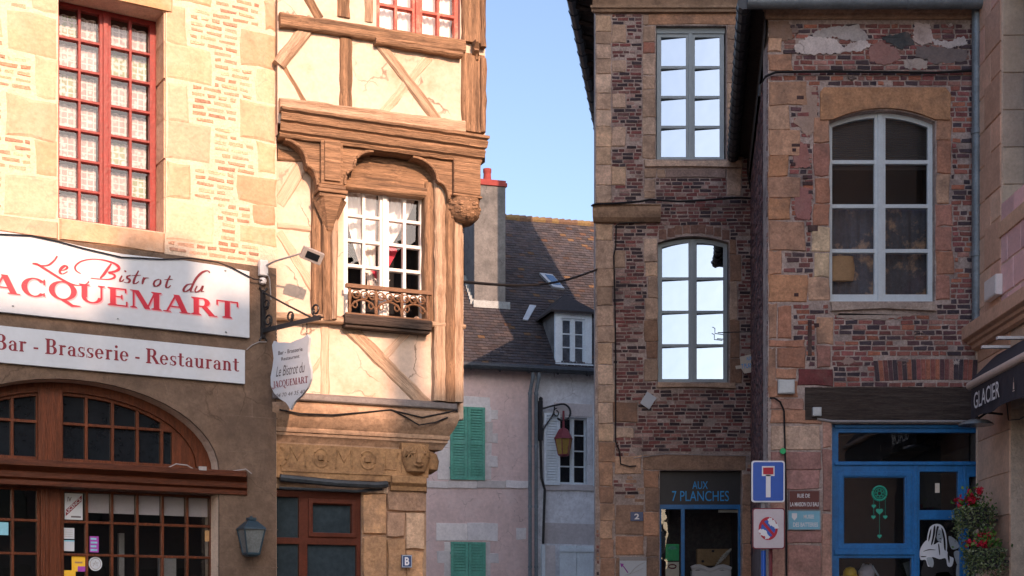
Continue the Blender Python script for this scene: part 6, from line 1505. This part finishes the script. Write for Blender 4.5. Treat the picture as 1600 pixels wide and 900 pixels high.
# ================================================================== road signs
FS = Frame(1200, 15.9, (1, 0))
d_ = 0
c = FS.p(1200, 752); hw_ = FS.x(1226) - c[0]
m = M(); px_ = FS.x(1194); zt = FS.p(1194, 730)[1]; m.tube([(px_, .05, 0), (px_, .05, zt)], .028, 10); o = solo('sign_post', 'painted steel post carrying both road signs', 'post', FS, m, G('road signs blue'), smooth=True); OFF[o.name] = (px_, .05, zt / 2)
m = M(); m.tube([(px_, .05, FS.p(0, 860)[1]), (px_, .05, FS.p(0, 718)[1] - .02)], .0295, 10); m.build('bare_metal_section', G('conduit grey'), o, smooth=True)
xq_ = FS.x(1207); m = M(); m.tube([(xq_, .12, 0), (xq_, .12, FS.p(0, 856)[1])], .022, 8); m.tube([(xq_, .12, FS.p(0, 872)[1]), (xq_, .12, FS.p(0, 862)[1])], .026, 8); solo('conduit', 'rusty brown conduit pipe standing behind the sign post', 'pipe', FS, m, G('red metal'), smooth=True)
def rr_poly(q, r, n=5):
    x0, x1, z0, z1 = q; o = []
    for cx, cz, a0 in ((x1 - r, z0 + r, -90), (x1 - r, z1 - r, 0), (x0 + r, z1 - r, 90), (x0 + r, z0 + r, 180)):
        for k in range(n + 1): a = math.radians(a0 + 90 * k / n); o.append((cx + r * math.cos(a), cz + r * math.sin(a)))
    return o
def road_sign(name, lab, q, rim):
    t = thing(name, lab, 'road sign', FS, ((q[0] + q[1]) / 2, 0, q[2])); m = M(); m.prism(rr_poly(q, .03), (), -.012, .012, back=True); m.build('plate', G(rim), t, bevel=.002)
    m = M(); m.box(px_ - .05, px_ + .05, .012, .03, (q[2] + q[3]) / 2 - .03, (q[2] + q[3]) / 2 + .03); m.build('clamp', G('zinc'), t); return t
ins = lambda q, e: (q[0] + e, q[1] - e, q[2] + e, q[3] - e)
q = FS.r(1174, 1226, 720, 785); t = road_sign('dead_end_sign', 'blue square dead end sign with white bar and red cap', q, 'enamel white')
m = M(); m.prism(rr_poly(ins(q, .016), .022), (), -.0145, -.0125); m.build('field', G('road signs blue'), t)
w_, h_ = q[1] - q[0], q[3] - q[2]
m = M(); m.box(q[0] + .43 * w_, q[0] + .57 * w_, -.0165, -.015, q[2] + .12 * h_, q[2] + .66 * h_); m.box(q[0] + .31 * w_, q[0] + .69 * w_, -.0165, -.0152, q[2] + .63 * h_, q[2] + .87 * h_); m.build('bar', G('enamel white'), t)
m = M(); m.box(q[0] + .345 * w_, q[0] + .655 * w_, -.018, -.0168, q[2] + .67 * h_, q[2] + .835 * h_); m.build('cap', G('sign red'), t)
q = FS.r(1175.5, 1226, 794, 858); t = road_sign('no_stopping_sign', 'white square sign with red rim and scratched peeling prohibition circle', q, 'dark red')
m = M(); m.prism(rr_poly(ins(q, .012), .024), (), -.0145, -.0125); m.build('field', G('pale pink metal'), t)
cx, cz = (q[0] + q[1]) / 2 - .006, (q[2] + q[3]) / 2; R0 = .115
circ = lambda r, n=24: [(cx + r * .93 * math.cos(2 * math.pi * i / n), cz + r * 1.12 * math.sin(2 * math.pi * i / n)) for i in range(n)]
m = M(); m.prism(circ(R0), (), -.016, -.0148); m.build('circle', G('sign red'), t)
m = M(); m.prism(circ(R0 * .74), (), -.0172, -.0162); m.build('circle_field', G('road signs blue'), t)
m = M(); m.prism([(cx - .085, cz + .075), (cx - .062, cz + .095), (cx + .085, cz - .075), (cx + .062, cz - .095)], (), -.0184, -.0174); m.build('bar', G('sign red'), t)
m = M(); rs = random.Random(4)
for cxx, czz, r in ((cx + .048, cz + .062, .044), (cx + .02, cz + .095, .03), (cx + .09, cz + .02, .03), (cx - .045, cz - .05, .048), (cx - .01, cz - .095, .028), (cx - .085, cz - .03, .026), (cx + .075, cz + .03, .026)):
    m.prism([(cxx + r * rs.uniform(.6, 1.15) * math.cos(2 * math.pi * i / 17), czz + r * rs.uniform(.6, 1.1) * math.sin(2 * math.pi * i / 17)) for i in range(17)], (), -.0196 - rs.uniform(0, .001), -.0186)
m.build('scratched_patch', G('enamel white'), t)
# street name plates
def plate(name, lab, l, r, t_, b, mt, lines, ink='enamel white'):
    q = FD.r(l, r, t_, b, .035); m = M(); m.box(q[0], q[1], -.04, -.02, q[2], q[3]); o = solo(name, lab, 'street plate', FD, m, G(mt), bevel=.002); OFF[o.name] = ((q[0] + q[1]) / 2, -.03, (q[2] + q[3]) / 2)
    w_, h_ = q[1] - q[0], q[3] - q[2]
    m = M(); m.prism(rect(ins(q, .004)), [rect(ins(q, .009))], -.0412, -.0401); m.build('border', G('conduit grey'), o)
    m = M()
    for s_, a, b_, c_, d2 in lines: put_text(m, s_, q[0] + a * w_, q[0] + b_ * w_, q[2] + c_ * h_, q[2] + d2 * h_, -.0415, bold=.02)
    m.build('lettering', G(ink), o); return o, q
plate('street_plate', 'brown street name plate beside the blue shopfront', 1232, 1281, 766, 797, 'plate brown', [('RUE DE', .28, .68, .62, .82), ('LA MAISON DU BAU', .05, .96, .18, .40)])
o, q = plate('street_plate', 'light blue plate with small crest below the brown street plate', 1231, 1282, 797.5, 828, 'plate sky', [('MUSEE', .48, .80, .58, .78), ('DES BATTERIES', .16, .92, .16, .38)])
m = M(); x, z = q[0] + .2 * (q[1] - q[0]), q[2] + .68 * (q[3] - q[2]); m.prism([(x - .03, z + .04), (x + .03, z + .04), (x + .03, z - .01), (x, z - .045), (x - .03, z - .01)], (), -.0415, -.0401); m.build('crest', G('enamel white'), o)
# ================================================================== blue shop display
YB = .10 + .033
hc = thing('dreamcatcher', 'green dreamcatcher with hanging hearts behind the big blue shop pane', 'dreamcatcher', FD, (FD.x(1374), YB, FD.p(0, 771)[1]))
m = M(); c = FD.p(1374, 771, -YB); y = YB - .006
m.tube([(c[0] + .082 * math.cos(t), y, c[1] + .082 * math.sin(t)) for t in [2 * math.pi * k / 24 for k in range(25)]], .013, 6); m.tube([(c[0] + .058 * math.cos(t), y, c[1] + .058 * math.sin(t)) for t in [2 * math.pi * k / 20 for k in range(21)]], .004, 4)
for k in range(7): a = 2 * math.pi * k / 7; b = a + 2.3; m.tube([(c[0] + .058 * math.cos(a), y, c[1] + .058 * math.sin(a)), (c[0] + .058 * math.cos(b), y, c[1] + .058 * math.sin(b))], .0035, 4)
m.build('hoop', G('heart green'), hc)
def heart(x, z, r): return [(x + r * (16 * math.sin(t) ** 3) / 16, z + r * (13 * math.cos(t) - 5 * math.cos(2 * t) - 2 * math.cos(3 * t) - math.cos(4 * t)) / 16) for t in [2 * math.pi * k / 20 for k in range(20)]]
for a, b, r in ((1374, 799, .042), (1365, 791, .026), (1364.5, 808, .026), (1383, 808, .026), (1374, 838, .026)):
    p = FD.p(a, b, -YB); m = M(); m.prism(heart(p[0], p[1], r), (), y - .004, y + .004, back=True); m.build('heart', G('heart green'), hc)
m = M()
for a, b0, b1 in ((1365, 778, 806), (1374, 780, 836), (1383, 778, 806)): p, r_ = FD.p(a, b0, -YB), FD.p(a, b1, -YB); m.tube([(p[0], y, p[1]), (r_[0], y, r_[1])], .002, 4)
m.build('cord', G('heart green'), hc)
# painted figure of a woman on the door glass: a flat cut-out poster
fg = thing('window_poster', 'black and white poster of a long-haired woman on the blue shop door', 'poster', FD, (FD.x(1468), YB, FD.p(0, 860)[1]))
Z7 = lambda pts: [FD.p(1280 + a / 3.2156, 620 + b / 3.2156, -YB) for a, b in pts]
def smooth_loop(pts):
    o = []; n = len(pts)
    for i in range(n):
        p0, p1, p2, p3 = [Vector(pts[(i + k) % n]) for k in (-1, 0, 1, 2)]
        for k in range(4):
            t = k / 4; q = .5 * ((2 * p1) + (p2 - p0) * t + (2 * p0 - 5 * p1 + 4 * p2 - p3) * t * t + (3 * p1 - p0 - 3 * p2 + p3) * t ** 3); o.append((q.x, q.y))
    return o
def cut(name, pts, mt, e): mm = M(); mm.prism(Z7(smooth_loop(pts)), (), YB - .004 - e * .002, YB - .003 - e * .002); return mm.build(name, G(mt), fg)
cut('skirt', [(518, 850), (545, 800), (600, 806), (640, 800), (668, 850), (672, 905), (595, 910), (518, 905)], 'black paint', 0)
cut('hair', [(542, 725), (545, 690), (556, 655), (580, 640), (608, 642), (628, 664), (638, 700), (642, 755), (634, 790), (618, 770), (612, 730), (598, 700), (584, 700), (572, 745), (556, 752)], 'enamel white', 1)
cut('blouse', [(552, 718), (575, 742), (602, 730), (630, 752), (652, 798), (674, 812), (666, 850), (644, 850), (634, 812), (604, 816), (566, 806), (562, 846), (545, 852), (534, 820), (508, 818), (504, 775), (526, 732)], 'enamel white', 2)
cut('face', [(590, 672), (606, 668), (618, 684), (620, 706), (608, 728), (594, 722), (588, 700)], 'pale metal', 3)
for pts in ([(574, 654), (582, 650), (580, 690), (568, 738), (560, 742), (568, 700)], [(590, 652), (600, 654), (594, 672), (588, 706), (582, 716), (584, 684)], [(612, 660), (622, 672), (632, 715), (634, 770), (626, 762), (622, 712)], [(556, 672), (562, 664), (558, 700), (548, 728), (548, 704)], [(598, 690), (604, 688), (604, 692), (598, 694)], [(602, 712), (612, 710), (608, 716)],
            [(520, 778), (550, 766), (586, 770), (550, 771)], [(510, 801), (534, 801), (533, 805), (512, 805)], [(596, 742), (602, 746), (606, 790), (602, 792)], [(644, 786), (654, 804), (652, 836), (645, 812)]):
    cut('shading', pts, 'black paint', 4)
cut('hand', [(538, 812), (552, 806), (568, 812), (574, 836), (568, 856), (554, 852), (544, 838)], 'pale metal', 5)
for pts in ([(650, 700), (690, 722), (702, 756), (664, 764)], [(676, 782), (704, 778), (702, 840), (690, 838)], [(690, 850), (704, 846), (702, 900), (688, 900)], [(590, 888), (620, 880), (652, 884), (656, 905), (590, 905)]): cut('background_shape', pts, 'pale metal', 0)
m = M(); q = FD.r(1461, 1468, 755, 770, -YB); m.box(q[0], q[1], YB - .004, YB, q[2], q[3]); solo('price_tag', 'tiny cream tag on the upper blue door glass', 'tag', FD, m, G('cream board'))
# goods in the low shop window
def goods(name, lab, cat, mt, build):
    m = M(); build(m); return solo(name, lab, cat, FD, m, G(mt), smooth=True)
P3 = lambda a, b, y: (FD.p(a, b, -y)[0], y, FD.p(a, b, -y)[1])
goods('yellow_hat', 'mustard yellow rounded hat low in the blue shop window', 'hat', 'yellow', lambda m: m.lathe([(.10, -.05), (.12, -.02), (.085, .0), (.08, .05), (.05, .09), (.01, .10)], P3(1328, 899, .4), 14))
goods('plush_toy', 'pale lilac plush toy low in the blue shop window', 'toy', 'pale pink metal', lambda m: (m.lathe([(.02, -.08), (.09, -.05), (.10, .02), (.06, .08), (.01, .10)], P3(1354, 895, .4), 12), m.lathe([(.01, -.03), (.035, 0), (.01, .05)], P3(1349, 887, .4), 8), m.lathe([(.01, -.03), (.035, 0), (.01, .05)], P3(1360, 887, .4), 8)))
goods('stick', 'slim pale stick leaning in the low blue shop window', 'stick', 'pale metal', lambda m: m.tube([P3(1363, 884, .35), P3(1373, 901, .35)], .012, 6))
goods('open_book', 'pale card leaning at the right of the low blue window', 'card', 'lantern glass', lambda m: m.prism([FD.p(a, b, -.3) for a, b in ((1411, 880), (1422, 876), (1424, 905), (1419, 905))], (), .3, .31, back=True))
# ================================================================== awning, lamp and planters at the corner house
dA = .36
xa, xb_ = FR.x(1513, dA), 4.5
zr = FR.p(1515, 602, dA)[1]; zv = FR.p(1518, 655, dA)[1]
aw = thing('awning', 'dark awning with cream roll and GLACIER lettering at right edge', 'awning', FR, (xa, 0, zr))
m = M(); n = 10; pv = [(-.05, zr + .34), (-.10, zr + .30), (-.33, zr + .07), (-.345, zr + .045)]
m.profile([(.0, zr + .05), (-.32, zr + .03)] + pv[::-1] + [(.0, zr + .35)], xa + .02, xb_); m.build('cover', G('awning dark'), aw)
m = M(); m.tube([(xa, -dA + .02, zr), (xb_, -dA + .02, zr)], .048, 10); m.build('roll', G('awning cream'), aw, smooth=True)
m = M(); n = 40
for i in range(n):
    f = lambda t: (xa + .05 + (xb_ - xa - .05) * t, -dA + .012 + .012 * math.sin(t * 40), zv + .012 * math.sin(t * 23))
    a, b = f(i / n), f((i + 1) / n); m.face([a, b, (b[0], -dA + .015, zr - .02), (a[0], -dA + .015, zr - .02)])
m.build('valance', G('awning dark'), aw)
m = M(); p0, p1 = FR.x(1521, dA + .02), FR.x(1561, dA + .02); zl, zh = FR.p(1540, 632, dA)[1], FR.p(1540, 606, dA)[1]
put_text(m, 'GLACIER', p0, p1, zl, zh, -dA - .016, bold=.01); m.build('lettering', G('enamel white'), aw)
m = M(); p = FR.x(1583, dA + .02); zc_ = FR.p(1583, 602, dA + .02)[1]; m.face([(p - .03, -dA - .016, zc_ - .06), (p + .03, -dA - .016, zc_ - .06), (p + .03, -dA - .016, zc_ - .05), (p - .03, -dA - .016, zc_ - .05)]); m.face([(p - .02, -dA - .016, zc_ - .04), (p + .02, -dA - .016, zc_ - .04), (p + .012, -dA - .016, zc_ + .03), (p - .012, -dA - .016, zc_ + .03)]); m.face([(p - .004, -dA - .016, zc_ + .035), (p + .004, -dA - .016, zc_ + .035), (p, -dA - .016, zc_ + .09)]); m.build('emblem', G('awning cream'), aw)
for x in (xa + .25, xa + .75):
    m = M(); m.box(x, x + .06, -.30, -.0, zr + .36, zr + .39); m.build('bracket', G('white paint'), aw)
m = M(); c = (FR.x(1528, .28), -.30, FR.p(1520, 668, .28)[1]); m.lathe([(.19, 0), (.18, .02), (.13, .05), (.06, .065), (.01, .07)], c, 20)
lp = thing('wall_lamp', 'flat grey disc lamp on a short arm under the awning', 'lamp', FR, c); m.build('lamp_shade', G('lantern glass'), lp, smooth=True)
m = M(); m.tube([(c[0], c[1], c[2] + .06), (c[0], c[1] + .12, c[2] + .14), (c[0], -.01, c[2] + .12)], .014, 6); m.tube([(c[0] + .1, .0, c[2] + .25), (c[0] + .25, -.03, c[2] + .02), (c[0] + .6, -.03, c[2] - .02), (c[0] + 1.0, .0, c[2] + .02)], .006, 5); m.build('arm', G('black iron'), lp, smooth=True)
def planter(lab, px, py, seed):
    rs = random.Random(seed); d = .26; x, z = FR.p(px, py, d); t = thing('flower_planter', lab, 'planter', FR, (x, -d, z), 'flower planters on the corner pier')
    m = M(); m.box(x - .16, x + .16, -d - .10, -d + .12, z - .12, z + .08); m.box(x - .17, x + .17, -d - .11, -d + .13, z + .075, z + .10); m.box(x - .03, x + .03, -d + .12, -.0, z - .05, z - .02); m.build('pot', G('anthracite'), t, bevel=.008)
    m = M()
    def leaf(mm, c, s, col):
        a = Vector((rs.gauss(0, 1), rs.gauss(0, 1), rs.gauss(0, 1))).normalized(); b = a.cross(Vector((rs.gauss(0, 1), rs.gauss(0, 1), rs.gauss(0, 1)))).normalized()
        c = Vector(c); mm.face([tuple(c - a * s), tuple(c + b * s * .55), tuple(c + a * s), tuple(c - b * s * .55)], col)
    for k in range(1500):
        a = rs.uniform(0, 2 * math.pi); r = .26 + rs.gauss(0, .035); h = -abs(rs.gauss(0, .16)) + .10
        bend = max(0, -h) * .12
        leaf(m, (x + (r - bend) * math.cos(a) * .95, -d + (r * .72 - bend) * math.sin(a), z + h), rs.uniform(.010, .022), rs.choice([(.12, .17, .06), (.17, .22, .09), (.08, .13, .05), (.28, .31, .18), (.05, .08, .03)]))
    for k in range(10):
        a = rs.uniform(math.pi * .7, math.pi * 1.9); L_ = rs.uniform(.2, .42)
        for j in range(22):
            u_ = j / 22; leaf(m, (x + .27 * math.cos(a) + rs.gauss(0, .012), -d + .2 * math.sin(a) + rs.gauss(0, .012), z + .02 - L_ * u_), rs.uniform(.010, .020), rs.choice([(.16, .21, .08), (.26, .29, .15), (.10, .15, .06)]))
    m.build('trailing_leaves', G('leaf'), t)
    m = M()
    for k in range(260):
        a = rs.uniform(0, 2 * math.pi); r = abs(rs.gauss(0, .12)); leaf(m, (x + r * math.cos(a), -d + r * math.sin(a), z + .10 + abs(rs.gauss(0, .09))), rs.uniform(.015, .035), rs.choice([(.05, .14, .02), (.08, .20, .03), (.14, .22, .04), (.04, .09, .02)]))
    m.build('foliage', G('leaf'), t)
    for k in range(7):
        a = rs.uniform(math.pi * .5, math.pi * 2.1); r = rs.uniform(.08, .24); c = (x + r * math.cos(a), -d + r * math.sin(a) * .8 - .05, z + rs.uniform(.12, .28)); m = M()
        for j in range(26): e = Vector((rs.gauss(0, 1), rs.gauss(0, 1), rs.gauss(0, .8))) * .024; leaf(m, tuple(Vector(c) + e), rs.uniform(.02, .034), rs.choice([(.55, .012, .035), (.42, .01, .03), (.62, .03, .08)]))
        m.build('flower', G('petal'), t)
planter('upper planter of trailing ivy with pink red blooms on the pier', 1522, 808, 3)
planter('lower planter of trailing ivy with deep red blooms on the pier', 1538, 872, 9)
